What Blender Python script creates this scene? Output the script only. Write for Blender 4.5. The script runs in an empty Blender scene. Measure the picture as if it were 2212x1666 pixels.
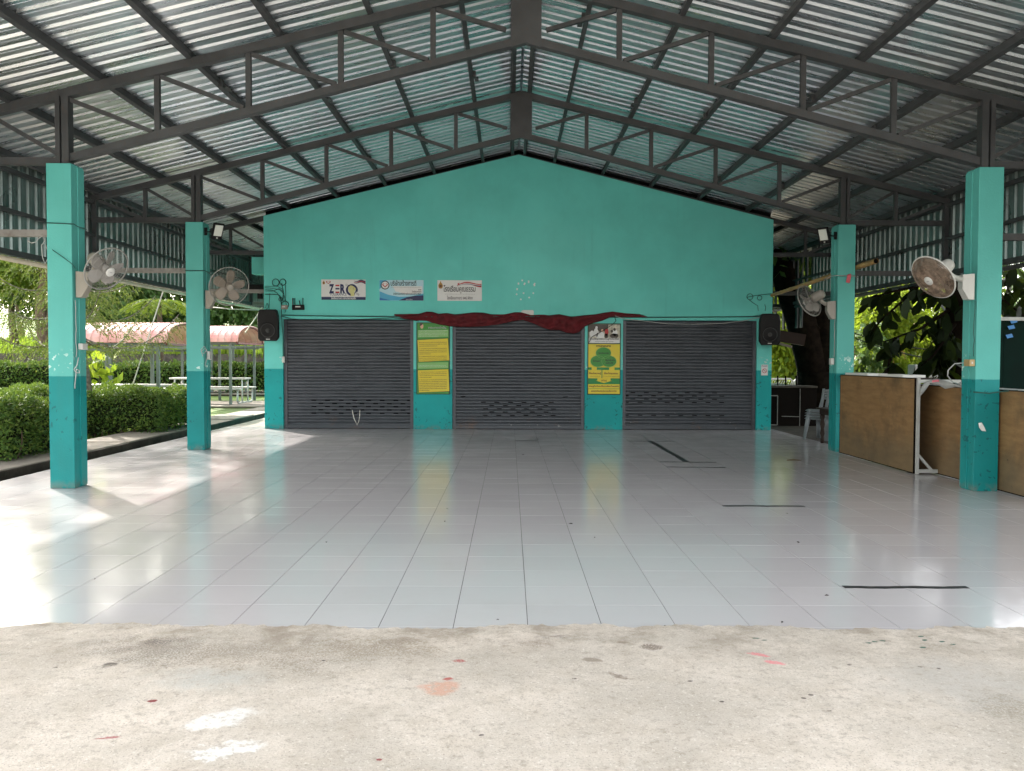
import bpy, bmesh, math, random
import numpy as np
from mathutils import Vector, Matrix, Quaternion
R = math.radians
random.seed(7); rng = np.random.default_rng(7)
scene = bpy.context.scene
C = scene.collection

# ------------------------------------------------------------------ camera
CAM = Vector((0, 0, 1.437))
FV, CXV, CYV = 1817.4, 1106.0, 833.0            # focal length in units of a 2212 px wide view
CAMROT = (Matrix.Rotation(R(-0.17), 4, 'Z') @ Matrix.Rotation(R(90 - 1.81), 4, 'X') @ Matrix.Rotation(R(0.2), 4, 'Z'))
cd = bpy.data.cameras.new('camera'); cam = bpy.data.objects.new('camera', cd); C.objects.link(cam)
cam.matrix_world = Matrix.Translation(CAM) @ CAMROT
cd.sensor_width = 36; cd.lens = 36 * FV / 2212; cd.clip_end = 1000; cd.clip_start = 0.05
scene.camera = cam
# ------------------------------------------------------------------ sky and sun
EL = 31.0
sunv = Vector((-0.66 * math.cos(R(EL)), 0.75 * math.cos(R(EL)), math.sin(R(EL)))).normalized()
w = bpy.data.worlds.new('World'); scene.world = w; w.use_nodes = True
nt = w.node_tree; bg = nt.nodes['Background']
sky = nt.nodes.new('ShaderNodeTexSky'); sky.sky_type = 'NISHITA'; sky.sun_disc = False
sky.sun_elevation = R(EL); sky.sun_rotation = math.atan2(sunv.x, sunv.y)
sky.air_density = 1.0; sky.dust_density = 2.5; sky.ozone_density = 1.0
hs = nt.nodes.new('ShaderNodeHueSaturation'); hs.inputs['Saturation'].default_value = 0.28   # thin white cloud
nt.links.new(sky.outputs[0], hs.inputs['Color'])
wm = nt.nodes.new('ShaderNodeMix'); wm.data_type = 'RGBA'; wm.blend_type = 'MULTIPLY'; wm.inputs[0].default_value = 1.0; wm.inputs[7].default_value = (1.0, 0.965, 0.90, 1)
nt.links.new(hs.outputs[0], wm.inputs[6]); nt.links.new(wm.outputs[2], bg.inputs[0]); bg.inputs[1].default_value = 0.15
sd = bpy.data.lights.new('sun', 'SUN'); sd.energy = 2.3; sd.angle = R(1.2); sd.color = (1.0, 0.94, 0.86)
sun = bpy.data.objects.new('sun', sd); C.objects.link(sun)
sun.rotation_euler = sunv.to_track_quat('Z', 'Y').to_euler(); sun.location = (-30, 35, 30)
# ------------------------------------------------------------------ render and view
scene.render.engine = 'CYCLES'
scene.view_settings.view_transform = 'Standard'; scene.view_settings.look = 'None'
scene.view_settings.exposure = 2.58; scene.view_settings.gamma = 1.0
cy = scene.cycles
cy.use_denoising = True; cy.max_bounces = 10; cy.diffuse_bounces = 5; cy.glossy_bounces = 5
cy.transmission_bounces = 6; cy.caustics_reflective = True; cy.blur_glossy = 1.0; cy.caustics_refractive = False
cy.sample_clamp_indirect = 6.0

# ================================================================== helpers
def at(px, py, Y):
    """point at world depth Y seen at (px, py) of a 2212 x 1666 view"""
    d = CAMROT.to_3x3() @ Vector(((px - CXV) / FV, -(py - CYV) / FV, -1.0))
    return CAM + d * (Y / d.y)

ORG = {}
class MB:
    def __init__(s): s.v = []; s.f = []
    def add(s, vs, fs):
        n = len(s.v); s.v += [tuple(v) for v in vs]; s.f += [tuple(i + n for i in f) for f in fs]; return s
    def box(s, c, size, rot=None):
        c = Vector(c); h = Vector(size) / 2
        vs = [Vector((x, y, z)) for x in (-h.x, h.x) for y in (-h.y, h.y) for z in (-h.z, h.z)]
        if rot is not None: vs = [rot @ v for v in vs]
        return s.add([c + v for v in vs], [(0,1,3,2),(4,6,7,5),(0,4,5,1),(2,3,7,6),(0,2,6,4),(1,5,7,3)])
    def b2(s, lo, hi):
        lo = Vector(lo); hi = Vector(hi); return s.box((lo + hi) / 2, hi - lo)
    def cbox(s, c, size, b=0.01, rot=None):
        """box with chamfered edges"""
        bm = bmesh.new(); bmesh.ops.create_cube(bm, size=1)
        for v in bm.verts: v.co = Vector((v.co.x * size[0], v.co.y * size[1], v.co.z * size[2]))
        bmesh.ops.bevel(bm, geom=bm.edges[:], offset=b, segments=2, affect='EDGES', profile=0.5)
        bm.verts.index_update()
        c = Vector(c)
        vs = [(c + (rot @ v.co if rot is not None else v.co)) for v in bm.verts]
        fs = [[v.index for v in f.verts] for f in bm.faces]; bm.free()
        return s.add(vs, fs)
    def beam(s, a, b, w, h, up=(0, 0, 1)):
        a = Vector(a); b = Vector(b); d = (b - a); L = d.length; d.normalize()
        up = Vector(up)
        if abs(d.dot(up)) > 0.99: up = Vector((0, 1, 0))
        x = d.cross(up).normalized(); z = x.cross(d)
        m = Matrix((x, d, z)).transposed()
        return s.box((a + b) / 2, (w, L, h), m)
    def tube(s, pts, r, n=8, cap=True):
        pts = [Vector(p) for p in pts]; k = len(pts)
        rs = r if isinstance(r, (list, tuple)) else [r] * k
        vs = []; prev = None
        for i, p in enumerate(pts):
            d = (pts[min(i + 1, k - 1)] - pts[max(i - 1, 0)])
            d = d.normalized() if d.length > 1e-9 else Vector((0, 0, 1))
            if prev is None:
                a = d.cross(Vector((0.13, 0.31, 0.94)));
                if a.length < 0.05: a = d.cross(Vector((1, 0, 0)))
            else: a = prev - d * prev.dot(d)
            a.normalize(); b = d.cross(a); prev = a
            for j in range(n):
                t = 2 * math.pi * j / n; vs.append(p + (a * math.cos(t) + b * math.sin(t)) * rs[i])
        fs = [(i*n+j, i*n+(j+1)%n, (i+1)*n+(j+1)%n, (i+1)*n+j) for i in range(k-1) for j in range(n)]
        if cap: fs += [tuple(range(n-1, -1, -1)), tuple(range((k-1)*n, k*n))]
        return s.add(vs, fs)
    def lathe(s, prof, c, axis, n=24):
        """prof: list of (radius, distance along axis)"""
        axis = Vector(axis).normalized(); c = Vector(c)
        a = axis.orthogonal().normalized(); b = axis.cross(a); vs = []
        for (r, t) in prof:
            for j in range(n):
                q = 2 * math.pi * j / n; vs.append(c + axis * t + (a * math.cos(q) + b * math.sin(q)) * max(r, 1e-4))
        k = len(prof)
        fs = [(i*n+j, i*n+(j+1)%n, (i+1)*n+(j+1)%n, (i+1)*n+j) for i in range(k-1) for j in range(n)]
        fs += [tuple(range(n-1, -1, -1)), tuple(range((k-1)*n, k*n))]
        return s.add(vs, fs)
    def ring(s, c, axis, rad, r, n=40, m=6):
        axis = Vector(axis).normalized(); a = axis.orthogonal().normalized(); b = axis.cross(a); c = Vector(c)
        vs = []
        for i in range(n):
            t = 2 * math.pi * i / n; e = a * math.cos(t) + b * math.sin(t)
            for j in range(m):
                q = 2 * math.pi * j / m; vs.append(c + e * (rad + r * math.cos(q)) + axis * r * math.sin(q))
        return s.add(vs, [(i*m+j, i*m+(j+1)%m, ((i+1)%n)*m+(j+1)%m, ((i+1)%n)*m+j) for i in range(n) for j in range(m)])
    def prism(s, pts, y0, y1):
        """polygon given as (x, z), pushed from y0 to y1"""
        n = len(pts)
        vs = [(x, y0, z) for x, z in pts] + [(x, y1, z) for x, z in pts]
        return s.add(vs, [tuple(range(n)), tuple(range(2*n-1, n-1, -1))] + [(i, i+n, (i+1)%n+n, (i+1)%n) for i in range(n)])
    def build(s, name, mat, parent=None, smooth=False, origin=None):
        if parent is not None: org = ORG[parent.name]
        elif origin is not None: org = Vector(origin)
        else:
            a = np.array(s.v); org = Vector(((a[:,0].min()+a[:,0].max())/2, (a[:,1].min()+a[:,1].max())/2, a[:,2].min()))
        me = bpy.data.meshes.new(name)
        me.from_pydata((np.array(s.v) - np.array(org)).tolist(), [], s.f)
        me.validate(); me.materials.append(mat)
        if smooth: me.polygons.foreach_set('use_smooth', [True] * len(me.polygons))
        o = bpy.data.objects.new(name, me); C.objects.link(o); ORG[o.name] = org
        if parent is not None: o.parent = parent
        else: o.location = org
        return o
def fixn(o):
    bm = bmesh.new(); bm.from_mesh(o.data); bmesh.ops.recalc_face_normals(bm, faces=bm.faces[:]); bm.to_mesh(o.data); bm.free(); return o
def tag(o, label=None, cat=None, group=None, kind=None):
    if label: o['label'] = label
    if cat: o['category'] = cat
    if group: o['group'] = group
    if kind: o['kind'] = kind
    return o
def empty(name, loc, label=None, cat=None, group=None):
    o = bpy.data.objects.new(name, None); C.objects.link(o); o.location = loc; ORG[o.name] = Vector(loc)
    o.empty_display_size = 0.1
    return tag(o, label, cat, group)
def arc(p, q, sag, n=12):
    p = Vector(p); q = Vector(q)
    return [p.lerp(q, i/n) + Vector((0, 0, -sag * 4 * (i/n) * (1 - i/n))) for i in range(n+1)]

# ------------------------------------------------------------------ materials
def newmat(name):
    m = bpy.data.materials.new(name); m.use_nodes = True; t = m.node_tree
    return m, t, t.nodes, t.links, t.nodes['Principled BSDF']
def rgb(*c): return (c[0], c[1], c[2], 1.0)
def pos(N, L):
    return N.new('ShaderNodeNewGeometry').outputs['Position']
def noise(N, L, vec, scale, detail=4, rough=0.55, dist=0.0):
    n = N.new('ShaderNodeTexNoise'); n.inputs['Scale'].default_value = scale; n.inputs['Detail'].default_value = detail
    n.inputs['Roughness'].default_value = rough; n.inputs['Distortion'].default_value = dist
    if vec is not None: L.new(vec, n.inputs['Vector'])
    return n.outputs['Fac']
def ramp(N, L, fac, a, b, ca=0.0, cb=1.0):
    r = N.new('ShaderNodeMapRange'); r.interpolation_type = 'SMOOTHSTEP'
    r.inputs['From Min'].default_value = a; r.inputs['From Max'].default_value = b
    r.inputs['To Min'].default_value = ca; r.inputs['To Max'].default_value = cb
    L.new(fac, r.inputs['Value']); return r.outputs['Result']
def mix(N, L, fac, a, b):
    m = N.new('ShaderNodeMix'); m.data_type = 'RGBA'
    for s, x in ((0, fac), (6, a), (7, b)):
        if isinstance(x, (int, float)): m.inputs[s].default_value = x
        elif isinstance(x, tuple): m.inputs[s].default_value = x
        else: L.new(x, m.inputs[s])
    return m.outputs[2]
def mth(N, L, op, a, b=0.0):
    m = N.new('ShaderNodeMath'); m.operation = op
    for i, x in enumerate((a, b)):
        if isinstance(x, (int, float)): m.inputs[i].default_value = x
        else: L.new(x, m.inputs[i])
    return m.outputs[0]
def bump(N, L, h, strength, dist, bs):
    b = N.new('ShaderNodeBump'); b.inputs['Strength'].default_value = strength; b.inputs['Distance'].default_value = dist
    L.new(h, b.inputs['Height']); L.new(b.outputs[0], bs.inputs['Normal'])
def sc(c, k): return rgb(min(c[0]*k, 1), min(c[1]*k, 1), min(c[2]*k, 1))
def M(name, col, rough=0.6, metal=0.0, var=0.18, scale=6.0, bmp=0.0, bscale=60.0, dirt=None, dscale=3.0, damt=0.5, spec=0.5, coords=None):
    m, t, N, L, b = newmat(name)
    p = pos(N, L) if coords is None else N.new('ShaderNodeTexCoord').outputs[coords]
    n1 = noise(N, L, p, scale)
    c = mix(N, L, ramp(N, L, n1, 0.3, 0.7), sc(col, 1 - var), sc(col, 1 + var))
    if dirt:
        n2 = noise(N, L, p, dscale, 6, 0.65)
        c = mix(N, L, ramp(N, L, n2, 0.5, 0.72, 0.0, damt), c, rgb(*dirt))
    L.new(c, b.inputs['Base Color']); b.inputs['Metallic'].default_value = metal
    L.new(ramp(N, L, n1, 0.3, 0.7, max(rough - 0.06, 0.03), min(rough + 0.06, 1)), b.inputs['Roughness'])
    b.inputs['Specular IOR Level'].default_value = spec
    if bmp: bump(N, L, noise(N, L, p, bscale, 5), bmp, 0.01, b)
    return m

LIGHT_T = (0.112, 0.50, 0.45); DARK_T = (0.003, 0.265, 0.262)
def teal(name, z0=1.23, chips=1.0, k=1.0):
    m, t, N, L, b = newmat(name); p = pos(N, L)
    sx = N.new('ShaderNodeSeparateXYZ'); L.new(p, sx.inputs[0]); z = sx.outputs['Z']
    zz = mth(N, L, 'ADD', z, mth(N, L, 'MULTIPLY', noise(N, L, p, 9), 0.012))
    low = ramp(N, L, zz, z0 + 0.004, z0 + 0.008, 1.0, 0.0)
    n1 = noise(N, L, p, 1.3, 5)
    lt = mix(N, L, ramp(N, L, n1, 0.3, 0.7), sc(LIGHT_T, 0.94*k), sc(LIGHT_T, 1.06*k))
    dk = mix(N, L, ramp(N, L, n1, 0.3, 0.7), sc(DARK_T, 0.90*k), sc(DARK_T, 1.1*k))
    c = mix(N, L, low, lt, dk)
    # flaked paint: dark chips on the lower coat, pale scraped specks just above the line
    chip = noise(N, L, p, 15, 3, 0.5, 0.6); area = noise(N, L, p, 2.3, 2)
    cm = mth(N, L, 'MULTIPLY', ramp(N, L, chip, 0.62, 0.63), ramp(N, L, area, 0.46, 0.52))
    cm = mth(N, L, 'MULTIPLY', mth(N, L, 'MULTIPLY', cm, low), chips)
    c = mix(N, L, cm, c, rgb(0.004, 0.11, 0.115))
    band = mth(N, L, 'MULTIPLY', ramp(N, L, z, z0 + 0.01, z0 + 0.05), ramp(N, L, z, z0 + 0.18, z0 + 0.32, 1.0, 0.0))
    sp = mth(N, L, 'MULTIPLY', ramp(N, L, noise(N, L, p, 21, 2, 0.5, 0.3), 0.60, 0.62), ramp(N, L, noise(N, L, p, 2.9, 2), 0.48, 0.54))
    c = mix(N, L, mth(N, L, 'MULTIPLY', sp, band), c, rgb(0.5, 0.68, 0.64))
    foot = mth(N, L, 'MULTIPLY', ramp(N, L, z, 0.0, 0.12, 0.7, 0.0), ramp(N, L, noise(N, L, p, 11, 5), 0.42, 0.62))
    c = mix(N, L, foot, c, rgb(0.16, 0.19, 0.16))
    sm = ramp(N, L, noise(N, L, p, 0.9, 6, 0.7), 0.45, 0.75, 0.0, 0.06)
    c = mix(N, L, sm, c, rgb(0.06, 0.10, 0.09))
    mp = N.new('ShaderNodeMapping'); mp.inputs['Scale'].default_value = (5.0, 5.0, 0.22); L.new(p, mp.inputs['Vector'])
    stq = mth(N, L, 'MULTIPLY', ramp(N, L, noise(N, L, mp.outputs[0], 1.6, 6, 0.7), 0.52, 0.75, 0, 0.15), ramp(N, L, noise(N, L, p, 0.7, 4), 0.35, 0.65))
    c = mix(N, L, stq, c, rgb(0.05, 0.17, 0.15))
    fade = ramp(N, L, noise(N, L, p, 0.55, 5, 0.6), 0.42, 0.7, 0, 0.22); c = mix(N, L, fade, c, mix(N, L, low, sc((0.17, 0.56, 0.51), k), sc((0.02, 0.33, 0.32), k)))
    L.new(c, b.inputs['Base Color']); b.inputs['Roughness'].default_value = 0.55; b.inputs['Specular IOR Level'].default_value = 0.3
    bump(N, L, noise(N, L, p, 55, 5), 0.22, 0.01, b)
    return m
m_teal = teal('teal_paint', k=0.78); m_tealw = teal('teal_wall', 1.22, 0.9, 1.22)  # one paint: pillar copy darkened, wall copy brightened to even out the light
m_steel = M('grey_steel', (0.046, 0.050, 0.053), 0.6, 0.05, 0.22, 3.5, 0.1, 80, dirt=(0.07, 0.05, 0.04), dscale=26, damt=0.55)
def sheetmat():
    m, t, N, L, b = newmat('zinc_sheet'); p = pos(N, L)
    mp = N.new('ShaderNodeMapping'); mp.inputs['Scale'].default_value = (0.35, 3.0, 1.0); L.new(p, mp.inputs['Vector'])
    n1 = noise(N, L, mp.outputs[0], 2.2, 6, 0.6)
    c = mix(N, L, ramp(N, L, n1, 0.3, 0.72), rgb(0.50, 0.55, 0.585), rgb(0.68, 0.725, 0.76))
    st = noise(N, L, p, 1.7, 6, 0.7)
    c = mix(N, L, ramp(N, L, st, 0.56, 0.75, 0, 0.35), c, rgb(0.30, 0.29, 0.27))
    sy = N.new('ShaderNodeSeparateXYZ'); L.new(p, sy.inputs[0])                      # each sheet is 0.8 m wide and weathered differently
    wn = N.new('ShaderNodeTexWhiteNoise'); wn.noise_dimensions = '1D'; L.new(mth(N, L, 'FLOOR', mth(N, L, 'DIVIDE', mth(N, L, 'ADD', sy.outputs['Y'], -4.55), 0.8)), wn.inputs['W'])
    c = mix(N, L, mth(N, L, 'MULTIPLY', wn.outputs['Value'], 0.32), c, rgb(0.40, 0.43, 0.45))
    L.new(c, b.inputs['Base Color']); b.inputs['Metallic'].default_value = 0.88
    L.new(ramp(N, L, n1, 0.3, 0.7, 0.25, 0.34), b.inputs['Roughness'])
    bump(N, L, noise(N, L, p, 2.5, 2), 0.008, 0.01, b)
    return m
m_zinc = sheetmat()
m_skirt = M('skirt_sheet', (0.21, 0.26, 0.255), 0.32, 0.65, 0.15, 1.5, dirt=(0.06, 0.075, 0.07), dscale=1.2, damt=0.5)
def tilemat():
    m, t, N, L, b = newmat('glazed_tile'); p = pos(N, L)
    oi = N.new('ShaderNodeObjectInfo').outputs['Random']
    isl = N.new('ShaderNodeNewGeometry').outputs['Random Per Island']
    c = mix(N, L, mth(N, L, 'FRACT', mth(N, L, 'ADD', oi, isl)), rgb(0.565, 0.540, 0.553), rgb(0.60, 0.574, 0.586))
    d = noise(N, L, p, 0.8, 7, 0.7); c = mix(N, L, ramp(N, L, d, 0.46, 0.74, 0, 0.26), c, rgb(0.45, 0.425, 0.40))
    s2 = ramp(N, L, noise(N, L, p, 9, 5, 0.7), 0.66, 0.78, 0, 0.35); c = mix(N, L, s2, c, rgb(0.36, 0.35, 0.33))
    L.new(c, b.inputs['Base Color']); b.inputs['Specular IOR Level'].default_value = 0.55
    mp = N.new('ShaderNodeMapping'); mp.inputs['Scale'].default_value = (1, 1, 1); L.new(p, mp.inputs['Vector'])
    L.new(ramp(N, L, noise(N, L, p, 1.6, 6, 0.7), 0.3, 0.7, 0.085, 0.19), b.inputs['Roughness'])
    bump(N, L, noise(N, L, p, 2.4, 3), 0.035, 0.02, b)
    return m
m_tile = tilemat()
m_grout = M('grout', (0.075, 0.07, 0.065), 0.9)

def fpt(px, py):
    """ground point (z = 0) seen at px, py"""
    d = at(px, py, 1.0) - CAM; t = -CAM.z / d.z
    q = CAM + d * t; return q.x, q.y
def apronmat():
    m, t, N, L, b = newmat('worn_concrete'); p = pos(N, L)
    n1 = noise(N, L, p, 1.1, 8, 0.62)
    c = mix(N, L, ramp(N, L, n1, 0.32, 0.7), rgb(0.50, 0.455, 0.395), rgb(0.72, 0.645, 0.565))
    n2 = noise(N, L, p, 6, 8, 0.7); c = mix(N, L, ramp(N, L, n2, 0.42, 0.68, 0, 0.45), c, rgb(0.47, 0.41, 0.335))
    n3 = noise(N, L, p, 110, 3, 0.7); c = mix(N, L, ramp(N, L, n3, 0.55, 0.66, 0, 0.6), c, rgb(0.27, 0.23, 0.19))
    n4 = noise(N, L, p, 75, 2); c = mix(N, L, ramp(N, L, n4, 0.6, 0.7, 0, 0.5), c, rgb(0.80, 0.76, 0.70))
    n5 = noise(N, L, p, 26, 5, 0.7); c = mix(N, L, ramp(N, L, n5, 0.50, 0.70, 0, 0.6), c, rgb(0.34, 0.295, 0.245))
    wob = N.new('ShaderNodeTexNoise'); wob.inputs['Scale'].default_value = 9; wob.inputs['Detail'].default_value = 6; wob.inputs['Roughness'].default_value = 0.65
    L.new(p, wob.inputs['Vector'])
    off = N.new('ShaderNodeVectorMath'); off.operation = 'SUBTRACT'; L.new(wob.outputs['Color'], off.inputs[0]); off.inputs[1].default_value = (0.5, 0.5, 0.5)
    def stain(px, py, hx, hy, col, amt, rot=0.0, soft=0.15, wobk=1.1, grain=0.0):
        nonlocal c
        soft = max(soft, 0.28); wobk *= 1.25; worn = 0.20 if not grain else 0
        x, y = fpt(px, py)
        o2 = N.new('ShaderNodeVectorMath'); o2.operation = 'SCALE'; L.new(off.outputs[0], o2.inputs[0]); o2.inputs['Scale'].default_value = wobk * max(hx, hy) * 1.6
        ad = N.new('ShaderNodeVectorMath'); ad.operation = 'ADD'; L.new(p, ad.inputs[0]); L.new(o2.outputs[0], ad.inputs[1])
        mp = N.new('ShaderNodeMapping'); mp.vector_type = 'TEXTURE'
        mp.inputs['Location'].default_value = (x, y, 0); mp.inputs['Rotation'].default_value = (0, 0, rot); mp.inputs['Scale'].default_value = (hx, hy, 50)
        L.new(ad.outputs[0], mp.inputs['Vector'])
        ln = N.new('ShaderNodeVectorMath'); ln.operation = 'LENGTH'; L.new(mp.outputs[0], ln.inputs[0])
        f = ramp(N, L, ln.outputs['Value'], 1 - soft, 1 + soft, amt, 0.0)
        if worn: f = mth(N, L, 'MULTIPLY', f, ramp(N, L, n5, 0.62, 0.50, 0.35, 1.0))
        if grain: f = mth(N, L, 'MULTIPLY', f, ramp(N, L, n3, 0.36, 0.36 + grain))
        c = mix(N, L, f, c, rgb(*col))
    sy = N.new('ShaderNodeSeparateXYZ'); L.new(p, sy.inputs[0])                      # grime trapped along the broken edge
    gr = mth(N, L, 'MULTIPLY', ramp(N, L, sy.outputs['Y'], 3.7, 4.45, 0.0, 0.75), ramp(N, L, noise(N, L, p, 3.1, 7, 0.7), 0.42, 0.68))
    c = mix(N, L, gr, c, rgb(0.26, 0.215, 0.165))
    W_ = (0.78, 0.77, 0.74)
    stain(330, 1405, 0.30, 0.17, (0.15, 0.13, 0.11), 0.62, 0, 0.8, 1.2, 0.25)
    stain(600, 1420, 0.55, 0.16, (0.24, 0.20, 0.155), 0.62, 0, 0.8, 1.2, 0.25)
    stain(820, 1400, 0.30, 0.10, (0.27, 0.215, 0.155), 0.6, 0, 0.7, 1.2, 0.25)
    stain(345, 1390, 0.07, 0.05, (0.10, 0.09, 0.085), 0.6, 0, 0.6, 1.2, 0.2)
    stain(240, 1440, 0.035, 0.03, (0.07, 0.06, 0.05), 0.8, 0, 0.2, 1.8)
    stain(480, 1555, 0.125, 0.075, W_, 0.85, 0.25, 0.12, 1.1)
    stain(440, 1572, 0.10, 0.030, W_, 0.8, 0.2, 0.12, 1.1)
    stain(492, 1622, 0.125, 0.045, W_, 0.9, 0.2, 0.12, 1.1)
    stain(455, 1640, 0.08, 0.022, W_, 0.85, 0.1, 0.12, 1.1)
    stain(950, 1490, 0.085, 0.07, (0.62, 0.30, 0.20), 0.6, 0.2, 0.3, 1.0)
    stain(965, 1470, 0.022, 0.018, (0.42, 0.07, 0.06), 0.85, 0, 0.2, 1.6)
    stain(990, 1431, 0.03, 0.02, (0.40, 0.07, 0.07), 0.85, 0, 0.2, 1.6)
    stain(331, 1517, 0.018, 0.012, (0.22, 0.03, 0.03), 0.95, 0, 0.2, 1.4)
    stain(232, 1598, 0.045, 0.010, (0.38, 0.10, 0.10), 0.85, 0.25, 0.2, 1.0)
    stain(818, 1646, 0.010, 0.008, (0.25, 0.05, 0.05), 0.9, 0, 0.2, 1.2)
    stain(1640, 1417, 0.058, 0.018, (0.72, 0.24, 0.26), 0.8, -0.35, 0.2, 1.0)
    stain(1672, 1435, 0.045, 0.022, (0.76, 0.26, 0.28), 0.85, -0.65, 0.2, 1.0)
    stain(1407, 1400, 0.055, 0.042, (0.15, 0.11, 0.085), 0.75, -0.3, 0.3, 0.9, 0.15)
    stain(1345, 1392, 0.03, 0.015, (0.2, 0.15, 0.11), 0.6, 0, 0.3, 1)
    stain(1280, 1428, 0.045, 0.026, (0.21, 0.165, 0.125), 0.65, -0.4, 0.3, 1.0)
    stain(1338, 1463, 0.062, 0.016, (0.17, 0.125, 0.095), 0.7, -0.75, 0.25, 1.0)
    stain(1150, 1395, 0.12, 0.05, (0.26, 0.20, 0.16), 0.45, 0, 0.7, 1.4, 0.2)
    stain(1190, 1380, 0.09, 0.012, (0.2, 0.17, 0.16), 0.5, 0, 0.4, 1.4)
    stain(2175, 1530, 0.16, 0.13, (0.27, 0.235, 0.18), 0.6, -0.4, 0.4, 0.9, 0.2)
    stain(2100, 1480, 0.35, 0.22, (0.50, 0.48, 0.45), 0.5, 0, 0.8, 1.0)
    stain(450, 1470, 0.2, 0.1, (0.45, 0.47, 0.45), 0.5, 0, 0.8, 1.0)
    gs = (0.02, 0.10, 0.07)
    for gx, gy in ((1634, 1382), (1650, 1386), (1876, 1392), (1890, 1390), (1905, 1388), (1990, 1378), (2000, 1386), (2035, 1390), (2055, 1396), (1995, 1402)):
        stain(gx, gy, 0.018, 0.010, gs, 0.85, 0.1 * (gx % 7), 0.25, 1.6)
    for gx, gy in ((1560, 1520), (1736, 1512), (1752, 1505), (1790, 1540), (1490, 1475), (1835, 1440), (1988, 1444), (2028, 1448), (1040, 1592), (120, 1445), (1240, 1470), (700, 1430)):
        stain(gx, gy, 0.011, 0.008, (0.07, 0.055, 0.05), 0.85, 0.2, 0.3, 1.2)
    L.new(c, b.inputs['Base Color']); b.inputs['Roughness'].default_value = 0.9; b.inputs['Specular IOR Level'].default_value = 0.25
    h = mth(N, L, 'ADD', noise(N, L, p, 90, 6, 0.7), mth(N, L, 'MULTIPLY', n2, 0.8))
    bump(N, L, h, 0.55, 0.010, b)
    return m
m_apron = apronmat()
m_path = M('old_concrete', (0.225, 0.195, 0.16), 0.92, 0, 0.2, 2.5, 0.3, 60, dirt=(0.13, 0.12, 0.09), dscale=1.6, damt=0.6)
m_yard = M('pale_concrete', (0.52, 0.48, 0.42), 0.92, 0, 0.12, 1.5, 0.3, 60)
m_dampsh = M('damp_shade_concrete', (0.060, 0.050, 0.041), 0.85, 0, 0.3, 4, 0.3, 40, dirt=(0.014, 0.016, 0.011), dscale=3, damt=0.7, spec=0.2)  # damp gutter tone; on the pad sides it stands in for shade
m_soil = M('soil', (0.13, 0.105, 0.07), 0.95, 0, 0.35, 2.0, 0.4, 30, dirt=(0.05, 0.07, 0.025), dscale=1.2, damt=0.8)
m_lawn = M('lawn', (0.105, 0.17, 0.03), 0.95, 0, 0.3, 0.6, 0.4, 25, dirt=(0.20, 0.17, 0.08), dscale=0.35, damt=0.7)
m_stone = M('rubble_stone', (0.085, 0.072, 0.062), 0.92, 0, 0.5, 5.0, 0.8, 9, dirt=(0.04, 0.05, 0.03), dscale=2.0, damt=0.7)
def shuttermat():
    m, t, N, L, b = newmat('shutter_steel'); p = pos(N, L)
    mp = N.new('ShaderNodeMapping'); mp.inputs['Scale'].default_value = (1.2, 1, 5); L.new(p, mp.inputs['Vector'])
    n1 = noise(N, L, mp.outputs[0], 2.0, 7, 0.65)
    c = mix(N, L, ramp(N, L, n1, 0.3, 0.7), rgb(0.048, 0.053, 0.062), rgb(0.078, 0.085, 0.098))
    sx = N.new('ShaderNodeSeparateXYZ'); L.new(p, sx.inputs[0])
    lowz = ramp(N, L, sx.outputs['Z'], 0.0, 0.9, 1, 0)
    sp = mth(N, L, 'MULTIPLY', ramp(N, L, noise(N, L, p, 13, 4, 0.6, 0.5), 0.68, 0.71), lowz)
    c = mix(N, L, mth(N, L, 'MULTIPLY', sp, 0.55), c, rgb(0.35, 0.35, 0.34))
    rs = mth(N, L, 'MULTIPLY', ramp(N, L, noise(N, L, p, 3, 6, 0.7), 0.52, 0.7), ramp(N, L, sx.outputs['Z'], 0.0, 0.35, 0.8, 0))
    c = mix(N, L, rs, c, rgb(0.12, 0.075, 0.055))
    L.new(c, b.inputs['Base Color']); b.inputs['Metallic'].default_value = 0.35
    L.new(ramp(N, L, n1, 0.3, 0.7, 0.36, 0.52), b.inputs['Roughness'])
    return m
m_shut = shuttermat()
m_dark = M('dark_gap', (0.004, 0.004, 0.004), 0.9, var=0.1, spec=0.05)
def plymat():
    m, t, N, L, b = newmat('stained_plywood'); p = pos(N, L)
    mp = N.new('ShaderNodeMapping'); mp.inputs['Scale'].default_value = (1, 1, 6); L.new(p, mp.inputs['Vector'])
    c = mix(N, L, ramp(N, L, noise(N, L, mp.outputs[0], 3.0, 6, 0.65), 0.3, 0.7), rgb(0.20, 0.112, 0.045), rgb(0.275, 0.165, 0.07))
    c = mix(N, L, ramp(N, L, noise(N, L, p, 1.4, 7, 0.7), 0.46, 0.68, 0, 0.75), c, rgb(0.085, 0.055, 0.028))
    sx = N.new('ShaderNodeSeparateXYZ'); L.new(p, sx.inputs[0])
    dz = mth(N, L, 'ADD', sx.outputs['Z'], mth(N, L, 'MULTIPLY', noise(N, L, p, 2.2, 6, 0.7), 0.9))
    c = mix(N, L, ramp(N, L, dz, 0.55, 1.15, 0.6, 0.0), c, rgb(0.13, 0.105, 0.065))       # grey scuffing low down
    c = mix(N, L, ramp(N, L, noise(N, L, p, 12, 4, 0.6), 0.68, 0.74, 0, 0.8), c, rgb(0.03, 0.02, 0.012))
    L.new(c, b.inputs['Base Color']); b.inputs['Roughness'].default_value = 0.6; b.inputs['Specular IOR Level'].default_value = 0.3
    return m
m_plyw = plymat()
m_plye = M('dark_edge', (0.007, 0.005, 0.004), 0.85, spec=0.08)
m_white = M('white_paint', (0.46, 0.47, 0.45), 0.5, 0, 0.06, 8, dirt=(0.30, 0.27, 0.22), dscale=7, damt=0.5)
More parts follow.
